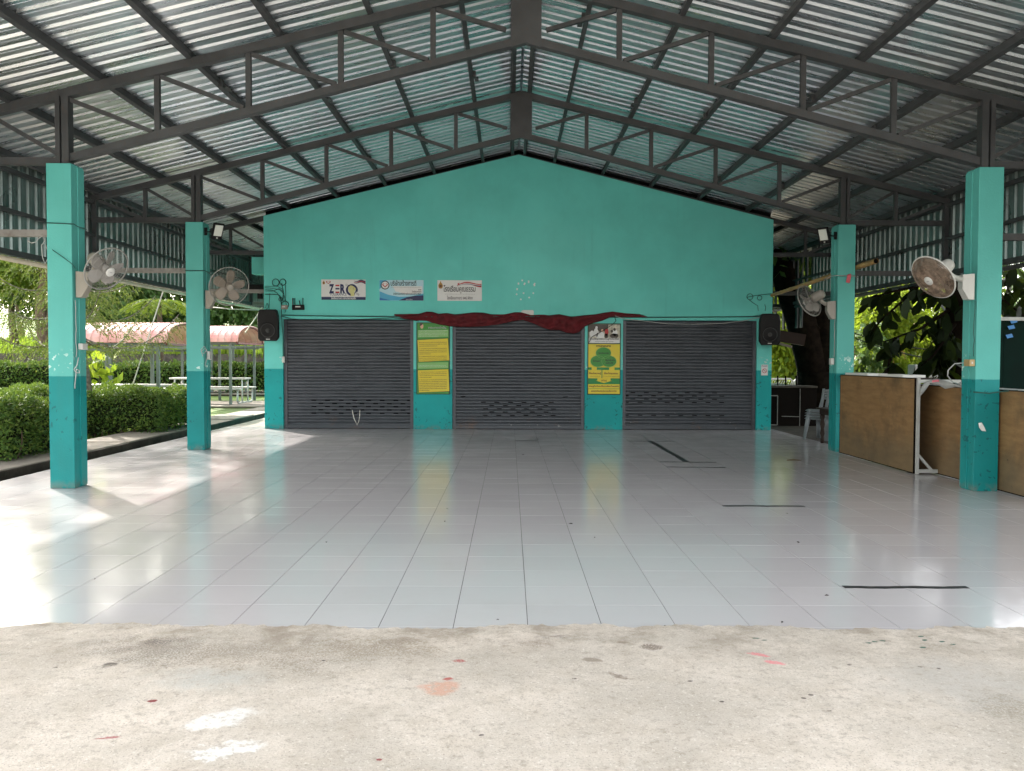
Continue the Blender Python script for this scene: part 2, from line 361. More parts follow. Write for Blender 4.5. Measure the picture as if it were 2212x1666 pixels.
m_pipew = M('pale_pvc', (0.62, 0.55, 0.42), 0.45, 0, 0.08, 4)
m_wplas = M('white_plastic', (0.55, 0.55, 0.52), 0.35, 0, 0.03, 4)
m_bplas = M('beige_plastic', (0.28, 0.255, 0.21), 0.38, 0, 0.05, 4)
m_gplas = M('grey_beige_plastic', (0.27, 0.25, 0.22), 0.4, 0, 0.06, 4)
m_blade = M('fan_blade_plastic', (0.27, 0.255, 0.235), 0.35, 0, 0.05, 6)
m_bladeb = M('fan_blade_brown', (0.25, 0.205, 0.16), 0.35, 0, 0.08, 6)
m_wire = M('fan_wire', (0.26, 0.255, 0.235), 0.4, 0.2, 0.1, 9)
m_wired = M('dusty_wire', (0.20, 0.145, 0.105), 0.8, 0.0, 0.45, 16)
m_black = M('black_plastic', (0.006, 0.006, 0.0065), 0.5, 0, 0.1, 5, spec=0.22)
m_cone = M('speaker_mesh', (0.045, 0.045, 0.044), 0.6, 0.0, 0.2, 20, spec=0.25)
m_cable = M('green_cable', (0.012, 0.075, 0.062), 0.5)
m_blackc = M('black_cable', (0.012, 0.014, 0.014), 0.5)
m_rail = M('faded_steel', (0.21, 0.20, 0.185), 0.6, 0, 0.15, 5, dirt=(0.09, 0.07, 0.055), dscale=9, damt=0.6)
m_greyc = M('grey_cable', (0.36, 0.37, 0.36), 0.5)
m_rope = M('pale_rope', (0.66, 0.64, 0.58), 0.8)
m_red = M('dark_red_cloth', (0.105, 0.006, 0.010), 0.85, 0, 0.18, 5, 0.15, 160)
m_tape = M('black_tape', (0.022, 0.022, 0.024), 0.5)
m_bamboo = M('dry_bamboo', (0.40, 0.24, 0.085), 0.5, 0, 0.2, 6)
m_chair = M('pale_blue_grey_plastic', (0.22, 0.25, 0.265), 0.4, 0, 0.08, 5)
m_wood = M('dark_brown_wood', (0.022, 0.011, 0.007), 0.55, 0, 0.2, 6, spec=0.25)
m_glassl = M('lamp_glass', (0.60, 0.64, 0.58), 0.2, 0, 0.05, 5)
m_paper = M('paper', (0.75, 0.75, 0.72), 0.7, 0, 0.04, 4)
m_pinkroof = None
def F(name, col): return M(name, col, 0.5, 0, 0.03, 4)
m_navy = F('ink_navy', (0.012, 0.018, 0.085)); m_ink = F('ink_black', (0.012, 0.012, 0.014)); m_inkr = F('ink_red', (0.42, 0.03, 0.03))
m_gold = F('ink_gold', (0.36, 0.20, 0.03)); m_signw = F('sign_white', (0.70, 0.70, 0.69)); m_blue = F('ink_blue', (0.02, 0.16, 0.42))
m_sky2 = F('ink_skyblue', (0.07, 0.38, 0.58)); m_pale = F('ink_paleblue', (0.42, 0.66, 0.74)); m_fist = F('ink_fist', (0.60, 0.58, 0.25)); m_grey = F('ink_grey', (0.30, 0.30, 0.30))
m_yel = F('poster_yellow', (0.70, 0.56, 0.035)); m_grn = F('poster_green', (0.045, 0.26, 0.035)); m_grnd = F('poster_dark_green', (0.008, 0.045, 0.012)); m_grnm = F('poster_mid_green', (0.012, 0.22, 0.05)); m_grnl = F('poster_pale_green', (0.22, 0.46, 0.14))
m_skin = F('print_skin', (0.62, 0.38, 0.26)); m_photo = M('print_photo', (0.46, 0.43, 0.34), 0.5, 0, 0.45, 9); m_photod = F('print_dark', (0.06, 0.045, 0.035)); m_brown = F('print_brown', (0.13, 0.05, 0.02))

def leafmat(name, cols, trans=0.35, rough=0.55, spec=0.3):
    m, t, N, L, b = newmat(name)
    isl = N.new('ShaderNodeNewGeometry').outputs['Random Per Island']
    cr = N.new('ShaderNodeValToRGB'); e = cr.color_ramp.elements
    while len(e) < len(cols): e.new(0.5)
    for i, c in enumerate(cols): e[i].position = i / (len(cols) - 1); e[i].color = rgb(*c)
    L.new(isl, cr.inputs[0])
    pn = noise(N, L, pos(N, L), 1.1, 3)
    c = mix(N, L, ramp(N, L, pn, 0.3, 0.7), cr.outputs[0], mix(N, L, 0.35, cr.outputs[0], rgb(*cols[0])))
    L.new(c, b.inputs['Base Color']); b.inputs['Roughness'].default_value = rough; b.inputs['Specular IOR Level'].default_value = spec
    tr = N.new('ShaderNodeBsdfTranslucent'); L.new(mix(N, L, 0.5, c, rgb(0.30, 0.42, 0.03)), tr.inputs['Color'])
    ms = N.new('ShaderNodeMixShader'); ms.inputs[0].default_value = trans
    L.new(b.outputs[0], ms.inputs[1]); L.new(tr.outputs[0], ms.inputs[2])
    L.new(ms.outputs[0], N['Material Output'].inputs[0])
    return m
m_hcore = M('hedge_twig_shade', (0.016, 0.022, 0.009), 0.95, 0, 0.5, 14, 0.8, 30, spec=0.05)  # near-black green, shade inside the hedge put into the colour
m_hedge = leafmat('hedge_leaf', [(0.035, 0.085, 0.018), (0.065, 0.135, 0.025), (0.12, 0.20, 0.035), (0.19, 0.26, 0.055)], 0.16)
m_pine = leafmat('pine_needle', [(0.06, 0.10, 0.025), (0.11, 0.16, 0.045), (0.17, 0.21, 0.06), (0.20, 0.18, 0.07)], 0.2, 0.6)
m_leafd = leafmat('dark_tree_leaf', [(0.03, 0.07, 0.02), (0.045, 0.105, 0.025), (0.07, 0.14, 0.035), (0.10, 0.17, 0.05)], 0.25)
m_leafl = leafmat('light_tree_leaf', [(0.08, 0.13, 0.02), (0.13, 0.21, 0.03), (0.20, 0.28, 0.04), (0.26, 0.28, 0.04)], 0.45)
m_leafy = leafmat('yellow_green_leaf', [(0.10, 0.16, 0.015), (0.17, 0.24, 0.02), (0.24, 0.30, 0.025), (0.30, 0.32, 0.03)], 0.5)
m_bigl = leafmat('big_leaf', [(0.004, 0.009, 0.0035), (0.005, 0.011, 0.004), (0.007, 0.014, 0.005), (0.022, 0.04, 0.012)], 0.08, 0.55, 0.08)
m_grass = leafmat('grass_blade', [(0.11, 0.20, 0.02), (0.17, 0.28, 0.03), (0.24, 0.34, 0.04), (0.32, 0.36, 0.07)], 0.4)
m_bark = M('bark', (0.115, 0.08, 0.055), 0.95, 0, 0.4, 7, 0.8, 18)
m_barkd = M('dark_bark', (0.010, 0.007, 0.005), 0.95, 0, 0.5, 7, 0.8, 18, spec=0.05)
m_barkg = M('grey_bark', (0.17, 0.15, 0.125), 0.95, 0, 0.5, 14, 0.6, 22)

# ------------------------------------------------------------------ text
def text_mb(mb, body, x, z, w=None, h=0.05, align='C', y=0.0, rot=0.0, bold=0.0, slant=0.0):
    """flat lettering in the wall plane: x, z is the centre (or left end) of the base line; w fits the width"""
    cu = bpy.data.curves.new('tmp', 'FONT'); cu.body = body; cu.size = 1.0; cu.resolution_u = 2; cu.offset = bold; cu.shear = slant
    o = bpy.data.objects.new('tmp', cu); C.objects.link(o)
    dg = bpy.context.evaluated_depsgraph_get(); me = bpy.data.meshes.new_from_object(o.evaluated_get(dg))
    co = np.array([v.co[:] for v in me.vertices]); fs = [tuple(p.vertices) for p in me.polygons]
    bpy.data.objects.remove(o); bpy.data.curves.remove(cu); bpy.data.meshes.remove(me)
    if not len(co): return
    x0, x1 = co[:,0].min(), co[:,0].max(); k = h
    kx = (w / (x1 - x0)) if w else k
    px = (co[:,0] - (x0 + (x1 - x0) / 2 if align == 'C' else x0)) * kx; pz = co[:,1] * k
    cr, sr = math.cos(rot), math.sin(rot)
    mb.add([(x + a * cr - b * sr, y, z + a * sr + b * cr) for a, b in zip(px, pz)], fs)
def ell(cx, cz, rx, rz, n=28, a0=0, a1=2*math.pi):
    return [(cx + rx * math.cos(a0 + (a1 - a0) * i / n), cz + rz * math.sin(a0 + (a1 - a0) * i / n)) for i in range(n)]

# ------------------------------------------------------------------ foliage
def leaf_mesh(name, P, U, Ln, Wd, mat, parent=None, origin=None, fold=0.15):
    """one folded diamond per leaf. P base points, U unit directions, Ln lengths, Wd widths"""
    n = len(P); r = rng.normal(size=(n, 3)); V = np.cross(U, r); V /= np.linalg.norm(V, axis=1)[:, None] + 1e-9
    Nn = np.cross(U, V)
    a = P; c = P + U * Ln[:, None]; mid = P + U * (Ln * 0.45)[:, None] - Nn * (Ln * fold * 0.3)[:, None]
    b = mid + V * (Wd * 0.5)[:, None] + Nn * (Wd * fold)[:, None]; d = mid - V * (Wd * 0.5)[:, None] + Nn * (Wd * fold)[:, None]
    co = np.stack([a, b, c, d], 1).reshape(-1, 3)
    if parent is not None: org = ORG[parent.name]
    else: org = Vector(origin) if origin is not None else Vector(((co[:,0].min()+co[:,0].max())/2, (co[:,1].min()+co[:,1].max())/2, co[:,2].min()))
    co = co - np.array(org)
    me = bpy.data.meshes.new(name); me.vertices.add(4*n); me.vertices.foreach_set('co', co.ravel().astype(np.float32))
    me.loops.add(4*n); me.loops.foreach_set('vertex_index', np.arange(4*n, dtype=np.int32))
    me.polygons.add(n); me.polygons.foreach_set('loop_start', np.arange(0, 4*n, 4, dtype=np.int32))
    me.update(calc_edges=True); me.materials.append(mat)
    o = bpy.data.objects.new(name, me); C.objects.link(o); ORG[o.name] = org
    if parent is not None: o.parent = parent
    else: o.location = org
    return o
def unit(a): return a / (np.linalg.norm(a, axis=1)[:, None] + 1e-9)
def crown_pts(c, rad, n, clumps, cr=0.28, shell=0.55):
    d = unit(rng.normal(size=(clumps, 3))); rr = shell + (1 - shell) * rng.random(clumps) ** 0.6
    K = d * rr[:, None] * np.array(rad)
    k = rng.integers(0, clumps, n); s = rng.uniform(0.5, 1.35, clumps)[k]
    return np.array(c) + K[k] + rng.normal(size=(n, 3)) * (np.array(rad) * cr * 0.5) * s[:, None], K[k]
def crown(parent, c, rad, n, size, mat, clumps=40, cr=0.3, droop=0.5, shell=0.5, name='crown'):
    P, K = crown_pts(c, rad, n, clumps, cr, shell)
    U = unit(rng.normal(size=(n, 3)) + unit(P - np.array(c)) * 0.6 + np.array([0, 0, -droop]))
    L_ = size * rng.uniform(0.6, 1.3, n)
    return leaf_mesh(name, P, U, L_, L_ * rng.uniform(0.35, 0.6, n), mat, parent)
def limb(mb, a, b, r0, r1, bend=0.15, n=7):
    a = Vector(a); b = Vector(b); k = Vector((random.uniform(-1, 1), random.uniform(-1, 1), random.uniform(-.3, .3))) * bend * (b - a).length
    pts = [a.lerp(b, i/n) + k * math.sin(math.pi * i / n) for i in range(n+1)]
    mb.tube(pts, [r0 + (r1 - r0) * i / n for i in range(n+1)], 9); return pts
def tree(name, label, base, h, r, crowns, mat, bark, nl, size, group=None, lean=(0, 0), clumps=40, cr=0.3, limbs=5, shell=0.5):
    """crowns: list of (centre offset from the base, radii)"""
    base = Vector(base); t = empty(name, base, label, 'tree', group)
    mb = MB(); top = base + Vector((lean[0], lean[1], h)); n = 9
    pts = [base.lerp(top, i/n) + Vector((math.sin(i*1.3)*r*0.5, math.cos(i*1.7)*r*0.5, 0)) for i in range(n+1)]
    mb.tube(pts, [r * (1.35 if i == 0 else 1.0 - 0.5*i/n) for i in range(n+1)], 12)
    for i in range(limbs):
        q = random.choice(crowns); a = pts[random.randint(n//2, n)]
        limb(mb, a, base + Vector(q[0]) + Vector((random.uniform(-.6,.6)*q[1][0], random.uniform(-.6,.6)*q[1][1], random.uniform(-.4,.5)*q[1][2])), r*0.42, r*0.1)
    mb.build('trunk', bark, t, True)
    for (c, rad) in crowns:
        crown(t, base + Vector(c), rad, int(nl / len(crowns)), size, mat, clumps, cr, shell=shell)
    return t

# ================================================================== ground and floor
CX = 0.17                       # middle of the hall
X0F, X1F, Y0F, Y1F = -5.897, 5.46, 4.43, 17.16
def struct(o): return tag(o, kind='structure')
mb = MB(); mb.add([(-250, -120, -0.22), (250, -120, -0.22), (250, 420, -0.22), (-250, 420, -0.22)], [(0, 1, 2, 3)])
struct(mb.build('ground', m_soil))
# tiled floor
mb = MB(); mb.b2((X0F, Y0F - 0.05, -0.20), (X1F, 26.0, -0.0035))
floor = struct(mb.build('tiled_floor', m_grout, origin=(0, 10, -0.0035)))
def tile_geo(w, d, x=0, y=0, z=0, tx=0, ty=0):
    g = 0.0016; hw, hd = w/2 - g, d/2 - g*0.6; bv = 0.0010
    vs = []
    for (ix, iz) in ((0, -0.006), (0, -0.0006), (bv, 0.0)):
        for sx, sy in ((-1,-1),(1,-1),(1,1),(-1,1)):
            px, py = sx*(hw-ix), sy*(hd-ix); vs.append((x+px, y+py, z + iz + px*tx + py*ty))
    fs = [(8,9,10,11)]
    for k in (0, 4):
        fs += [(k+i, k+(i+1)%4, k+4+(i+1)%4, k+4+i) for i in range(4)]
    return vs, fs
xj = [0.1028 + 0.4*k for k in range(-15, 14)] + [X1F]
yj = [Y0F] + [4.475 + 0.4*k for k in range(0, 33)] + [17.6]
cells = []
for i in range(len(xj)-1):
    for j in range(len(yj)-1):
        x, y = (xj[i]+xj[i+1])/2, (yj[j]+yj[j+1])/2; wd, dp = xj[i+1]-xj[i], yj[j+1]-yj[j]
        vis = abs(x) < y*0.615 + 0.2; cells.append(((wd*dp / y**3) if vis else 0, x, y, wd, dp))
cells.sort(reverse=True)
shared = {}
org = ORG[floor.name]
for k, (a, x, y, wd, dp) in enumerate(cells[:300]):
    key = (round(wd, 3), round(dp, 3))
    if key not in shared:
        vs, fs = tile_geo(wd, dp); me = bpy.data.meshes.new('tile'); me.from_pydata(vs, [], fs); me.materials.append(m_tile); shared[key] = me
    o = bpy.data.objects.new('tile', shared[key]); C.objects.link(o); o.parent = floor
    o.location = (x - org.x, y - org.y, 0.0045 - 0.001 + random.uniform(-3e-4, 3e-4))
    o.rotation_euler = (random.gauss(0, 0.0009), random.gauss(0, 0.0009), random.gauss(0, 0.0008))
mb = MB()
for (a, x, y, wd, dp) in cells[300:]:
    mb.add(*tile_geo(wd, dp, x, y, random.uniform(-3e-4, 3e-4), random.gauss(0, 0.0009), random.gauss(0, 0.0009)))
tag(mb.build('tile_field', m_tile, floor), kind='stuff')
# the strip of floor beside the room
mb = MB(); mb.b2((X0F, 17.61, -0.15), (-4.9, 26, -0.001)); struct(mb.build('side_walk', m_path))
# forecourt with a broken edge against the tiles
mb = MB(); nx = 700; xs = [-9 + 18*i/nx for i in range(nx+1)]
def edge(x):
    return 4.470 + 0.022*math.sin(x*2.1) + 0.018*math.sin(x*5.3+1) + 0.015*math.sin(x*13+2) + 0.013*math.sin(x*37+math.sin(x*5)*2)*(.6+.4*math.sin(x*3)) + 0.009*math.sin(x*71+1) + 0.008*math.sin(x*113)
rows = [(-14, 0), (-1, 0), (3.9, 0), (None, 0.0), (None, -0.05)]
vs = []
for i, x in enumerate(xs):
    for r_, (yy, zz) in enumerate(rows):
        y = edge(x) if yy is None else yy
        if r_ == 3: y -= 0.008
        z = 0.0075 + zz + (0.003*math.sin(x*3.1) + 0.002*math.sin(x*17) if r_ == 3 else 0)
        if yy == -14 and abs(x) > 8.9: x2 = x*4
        vs.append((x, y, z))
k = len(rows)
mb.add(vs, [(i*k+j, (i+1)*k+j, (i+1)*k+j+1, i*k+j+1) for i in range(nx) for j in range(k-1)])
struct(mb.build('forecourt', m_apron))
mb = MB(); mb.b2((-60, -60, -0.2), (60, -14, 0.0)); mb.b2((-60, -14, -0.2), (-9.0, 3.5, 0.0)); mb.b2((9.0, -14, -0.2), (60, 3.5, 0.0))
struct(mb.build('schoolyard', m_yard))
# gutter, path and paving along the left side
mb = MB(); mb.b2((-6.36, 3, -0.21), (X0F - 0.002, 40, -0.17)); mb.b2((-6.40, 3, -0.17), (-6.36, 40, 0.005)); struct(mb.build('gutter', m_dampsh))
mb = MB()
yy = 3.0
while yy < 23:
    L_ = random.uniform(1.5, 2.1); mb.cbox((-6.82, yy + L_/2, -0.075 + random.uniform(-.012, .012)), (0.86 + random.uniform(-.03,.03), L_ - random.uniform(.015, .06), 0.19), 0.012, Matrix.Rotation(random.gauss(0, .006), 3, 'Z')); yy += L_
struct(mb.build('path', m_path))
mb = MB(); mb.b2((-22, 19.6, -0.2), (-7.12, 24.2, -0.135)); struct(mb.build('paving', m_path))
mb = MB()
GX = [-120, -60, -40, -30, -24, -18, -12, -7, -3]; GY = [35.92, 40, 46, 55, 70, 100, 180]; GZ = [1.44, 1.62, 1.9, 2.3, 3.0, 5.5, 11.0]
vs = [(x, y, z + 0.12*math.sin(x*.37+y*.2)) for y, z in zip(GY, GZ) for x in GX]; n = len(GX)
mb.add(vs, [(j*n+i, j*n+i+1, (j+1)*n+i+1, (j+1)*n+i) for j in range(len(GY)-1) for i in range(n-1)])
terr = struct(mb.build('grass_terrace', m_lawn, smooth=True))
mb = MB(); mb.add([(-60, 18, -0.16), (-7.12, 18, -0.16), (-7.12, 31, 0.1), (-4, 36.1, 0.3), (-60, 36.1, 0.3)], [(0,1,2,3,4)]); struct(mb.build('lawn', m_lawn))
mb = MB(); mb.add([(-60, 9, -0.17), (-7.1, 9, -0.17), (-7.1, 18.1, -0.17), (-60, 18.1, -0.17)], [(0,1,2,3)]); struct(mb.build('garden_bed', m_soil))
# ledge outside the right edge of the floor
mb = MB(); mb.b2((X1F + .001, 6.5, -0.2), (7.3, 25, -0.075)); struct(mb.build('side_ledge', m_dampsh))
mb = MB(); mb.b2((5.38, 14.05, -0.19), (5.62, 26, -0.002)); struct(mb.build('kerb', m_dampsh))

# ================================================================== the hall
YT = [5.35, 9.33, 13.25, 17.27, 21.2]              # truss lines
PD = 5.05                                          # pillar line from the middle
YR0, YR1 = 3.75, 25.0
hall = empty('school_hall', (CX, 11, 0), 'open-sided turquoise hall with grey steel trusses, zinc roof and three roller shutters', 'building')
def ztop(d): return 5.60 - 0.245*d
def zbot(d): return 4.93 - 0.262*d
for y in YT[:3]:
    for s in (-1, 1):
        x = CX + s*(PD + 0.015); mb = MB()
        mb.cbox((x, y, 1.77), (0.27, 0.27, 3.54), 0.006)
        mb.cbox((x - s*0.137, y + 0.062, 1.765), (0.016, 0.135, 3.50), 0.004)
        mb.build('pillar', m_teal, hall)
DV = [1.02, 2.03, 3.04, 4.04]
for y in YT:
    mb = MB()
    for s in (-1, 1):
        mb.beam((CX, y, zbot(0)), (CX + s*PD, y, zbot(PD)), 0.10, 0.08)
        mb.beam((CX + s*(PD-.05), y, 3.585), (CX + s*6.70, y, 3.585), 0.08, 0.08)
    tr = mb.build('truss', m_steel, hall)
    for s in (-1, 1):
        mb = MB(); mb.beam((CX, y, ztop(0)-.045), (CX + s*6.70, y, ztop(6.70)-.045), 0.10, 0.09); mb.build('top_chord', m_steel, tr)
        for d in DV:
            mb = MB(); mb.beam((CX + s*d, y, zbot(d)+.03), (CX + s*d, y, ztop(d)-.08), 0.058, 0.05, up=(0,1,0)); mb.build('vertical', m_steel, tr)
        mb = MB()
        mb.box((CX + s*(PD-.03), y-.02, (3.54+ztop(PD)-.08)/2), (0.075, 0.11, ztop(PD)-.08-3.54)); mb.box((CX + s*(PD+.055), y-.02, (3.545+ztop(PD)-.08)/2), (0.05, 0.105, ztop(PD)-.08-3.545)); mb.build('post', m_steel, tr)
        mb = MB(); mb.beam((CX + s*5.87, y, 3.60), (CX + s*5.87, y, ztop(5.87)-.08), 0.055, 0.05, up=(0,1,0)); mb.build('vertical', m_steel, tr)
        mb = MB(); mb.beam((CX + s*6.66, y, 2.76), (CX + s*6.66, y, ztop(6.66)-.02), 0.075, 0.075, up=(0,1,0)); mb.build('end_post', m_steel, tr)
        ds = [0.17] + DV + [PD, 5.87, 6.62]
        for i in range(len(ds)-1):
            din, dout = ds[i], ds[i+1]; zl = zbot(din)+.04 if din <= PD else 3.62
            if din == 0.17: zl = zbot(0)+.1
            mb = MB(); mb.beam((CX + s*(din+.05), y-.012, zl), (CX + s*(dout-.04), y-.012, ztop(dout)-.1), 0.045, 0.045, up=(0,1,0)); mb.build('diagonal', m_steel, tr)
        mb = MB(); mb.beam((CX + s*(PD+.12), y, 2.80), (CX + s*6.66, y, 2.80), 0.07, 0.075); mb.build('outrigger', m_steel if s > 0 else m_rail, tr)
    mb = MB(); mb.prism([(CX-.165, zbot(0)-.10), (CX-.165, ztop(.165)-.02), (CX, ztop(0)-.01), (CX+.165, ztop(.165)-.02), (CX+.165, zbot(0)-.10), (CX, zbot(0)-.05)], y-.062, y-.054); mb.build('gusset_plate', m_steel, tr)
for d in (0.13, 0.73, 1.71, 2.70, 3.68, 4.67, 5.65, 6.60):
    for s in (-1, 1):
        mb = MB(); zc = ztop(d) + .045; rot = Matrix.Rotation(s*math.atan(0.245), 3, 'Y')
        mb.box((CX + s*d, (YR0+YR1)/2 + .02, zc), (0.055, YR1-YR0-.1, 0.10), rot)
        mb.build('purlin', m_steel, hall)
# short cleats that brace the purlins
for (d, s, y) in ((1.71,-1,10.9),(2.70,-1,11.4),(3.68,-1,10.2),(2.70,-1,15.0),(.73,-1,12.0),(1.71,-1,14.6),(3.68,1,10.7),(2.70,1,12.3),(4.67,1,11.2),(1.71,1,12.4),(.73,1,10.0),(4.67,1,14.9),(3.68,1,15.4)):
    mb = MB(); q = Vector((CX + s*(d-.045), y, ztop(d)+.02)); mb.box(q, (.05, .08, .09)); mb.box(q + Vector((-s*.03, .14, -.015)), (.055, .18, .012)); mb.build('cleat', m_steel, hall)
# roof sheets: real ribs across the whole length
def rib_profile(a, b, P=0.2, h=0.026):
    out = []; k = a
    while k < b - 1e-6:
        for dy, dz in ((0, 0), (0.045, 0), (0.05, 0.003), (0.055, 0), (0.128, 0), (0.142, h), (0.184, h)): out.append((k+dy, dz))
        k += P
    out.append((k, 0)); return [(y, z) for y, z in out if y <= b + 1e-6]
prof = rib_profile(YR0, YR1)
for s in (-1, 1):
    mb = MB(); vs = []; ds = [0.02, 1.7, 3.4, 5.1, 6.95]
    for d in ds:
        for (y, z) in prof: vs.append((CX + s*d, y, ztop(d) + 0.098 + z))
    n = len(prof); fs = [(i*n+j, i*n+j+1, (i+1)*n+j+1, (i+1)*n+j) if s < 0 else (i*n+j, (i+1)*n+j, (i+1)*n+j+1, i*n+j+1) for i in range(len(ds)-1) for j in range(n-1)]
    mb.add(vs, fs); o = mb.build('roof_sheet', m_zinc, hall)
    md = o.modifiers.new('thickness', 'SOLIDIFY'); md.thickness = 0.0012; md.offset = 0
mb = MB()
for s in (-1, 1): mb.add([(CX, YR0, ztop(0)+.165), (CX + s*.25, YR0, ztop(.25)+.135), (CX + s*.25, YR1, ztop(.25)+.135), (CX, YR1, ztop(0)+.165)], [(0,1,2,3)])
mb.build('ridge_cap', m_zinc, hall)
# hanging side skirts
for s in (-1, 1):
    mb = MB(); xs_ = CX + s*6.72; pr = rib_profile(YR0, 19.3 if s > 0 else YR1)
    vs = []
    for z in (2.76, 3.4, 4.02):
        for (y, dz) in pr: vs.append((xs_ + s*dz*1.15, y, z))
    n = len(pr); mb.add(vs, [(i*n+j, i*n+j+1, (i+1)*n+j+1, (i+1)*n+j) for i in range(2) for j in range(n-1)])
    o = mb.build('side_skirt', m_skirt, hall); md = o.modifiers.new('thickness', 'SOLIDIFY'); md.thickness = 0.0012; md.offset = 0
    for z, hh in ((3.34, 0.05), (3.86, 0.06), (2.80, 0.07)):
        mb = MB(); mb.b2((xs_ - s*.055 - .018, YR0, z-hh/2), (xs_ - s*.055 + .018, YR1, z+hh/2)); mb.build('skirt_rail', m_steel, hall)
    mb = MB(); mb.tube([(xs_ - s*.02, YR0, 2.715), (xs_ - s*.02, YR1, 2.715)], 0.034, 10); mb.build('edge_pipe', m_pipew if s < 0 else m_steel, hall, True)
# slats that close the far end of the right side
for k in range(17):
    mb = MB(); y = 19.5 + k*0.32; mb.b2((CX + 6.70, y, 2.2 + .5*(k % 3 == 0)), (CX + 6.73, y + .14, 3.98)); mb.build('slat', m_steel, hall)

# ------------------------------------------------------------------ gable wall with three shutters
YW = 17.12
XL, XR = -4.985, 5.335
SH = [(-4.60, -1.955), (-1.165, 1.53), (2.305, 5.03)]   # shutter openings
ZS = 2.225
mb = MB()
mb.prism([(XL, 2.232), (XR, 2.232), (XR, 4.27), (CX, 5.56), (XL, 4.31)], YW, YW + .16)
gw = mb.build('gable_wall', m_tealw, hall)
for (a, b) in ((XL, SH[0][0]), (SH[0][1], SH[1][0]), (SH[1][1], SH[2][0]), (SH[2][1], XR)):
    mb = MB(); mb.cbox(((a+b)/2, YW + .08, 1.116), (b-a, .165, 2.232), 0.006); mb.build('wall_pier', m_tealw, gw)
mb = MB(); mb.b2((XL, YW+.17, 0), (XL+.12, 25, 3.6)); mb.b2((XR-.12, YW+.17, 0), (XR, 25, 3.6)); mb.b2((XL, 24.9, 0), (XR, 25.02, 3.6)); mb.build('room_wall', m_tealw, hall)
mb = MB(); mb.b2((XL+.12, YW+.18, 3.0), (XR-.12, 24.9, 3.1)); mb.build('room_ceiling', m_dark, hall)
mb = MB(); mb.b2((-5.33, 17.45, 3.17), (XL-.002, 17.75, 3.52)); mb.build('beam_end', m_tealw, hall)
for s in (-1, 1):                                     # black sheets for attic shade over the gable; far one added against sun
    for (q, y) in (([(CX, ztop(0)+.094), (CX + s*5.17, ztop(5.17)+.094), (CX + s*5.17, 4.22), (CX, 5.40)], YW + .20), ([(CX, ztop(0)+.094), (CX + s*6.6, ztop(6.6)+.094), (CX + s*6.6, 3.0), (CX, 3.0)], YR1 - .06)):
        mb = MB(); mb.prism(q if s > 0 else q[::-1], y, y + .03); mb.build('attic_shade', m_dark, hall)
def slotrow(mb, y, xs, zs):
    for x in xs: mb.cbox((x, y, zs), (0.098, 0.012, 0.019), 0.004)
for i, (a, b) in enumerate(SH):
    mb = MB(); y0 = YW + 0.075; n = 33; pit = (ZS - 0.06)/n; vs = []
    pf = [(0, 0), (0.12, -0.007), (0.35, -0.0115), (0.62, -0.010), (0.82, -0.004), (0.90, 0.003), (0.97, 0.004)]
    zs = [(0.06 + (k + t)*pit, y0 + dy) for k in range(n) for t, dy in pf] + [(ZS, y0)]
    for x in (a, (2*a+b)/3, (a+2*b)/3, b):
        for z, y in zs: vs.append((x, y, z))
    n2 = len(zs); mb.add(vs, [(k*n2+j, (k+1)*n2+j, (k+1)*n2+j+1, k*n2+j+1) for k in range(3) for j in range(n2-1)])
    sh = mb.build('roller_shutter', m_shut, hall)
    mb = MB(); mb.b2((a+.05, y0-.022, 0.012), (b-.05, y0+.012, 0.072)); mb.build('bottom_bar', m_shut, sh)
    mb = MB(); mb.b2((a+.001, y0-.005, 0.002), (b-.001, y0+.02, 0.03)); mb.build('gap', m_dark, sh)
    for s_ in (0, 1):
        mb = MB(); x = a + .036 if s_ == 0 else b - .036
        mb.b2((x-.034, y0-.03, 0.002), (x+.034, y0+.012, ZS)); mb.build('guide_rail', m_shut, sh)
    mb = MB(); ys = y0 - 0.0135
    if i == 0:
        for r_, vy in enumerate((864.5, 871.4, 878.2, 885.1, 892.4)):
            xx = [at(676.3 + 29.66*k + (15.4 if r_ % 2 else 0), vy, YW).x for k in range(8 if r_ % 2 == 0 else 7)]; slotrow(mb, ys, xx, at(770, vy+1, YW).z)
    elif i == 1:
        for r_, vy in enumerate((869.8, 876.8, 884, 890.8, 898)):
            xx = [at((1044, 1062, 1049, 1062, 1048)[r_] + 29.4*k, vy, YW).x for k in range((6, 5, 6, 5, 6)[r_])]; slotrow(mb, ys, xx, at(1120, vy, YW).z)
        slotrow(mb, ys, [at(1000, 858, YW).x, at(1222, 857, YW).x], at(1120, 857.5, YW).z)
    else:
        for r_, vy in enumerate((849, 855.8, 862.8, 869.8, 897.8)):
            xx = [at((1368, 1354, 1368, 1354, 1354)[r_] + 29.5*k, vy, YW).x for k in range((7, 8, 7, 8, 8)[r_])]; slotrow(mb, ys, xx, at(1460, vy, YW).z)
    tag(mb.build('vent_slots', m_dark, sh), kind='stuff')
    if i == 2:
        mb = MB(); mb.lathe([(.010, 0), (.012, .012), (.012, .03), (.006, .036)], at(1458, 931, YW-.02), (0, -1, 0), 12); mb.build('lock', m_wplas, sh)

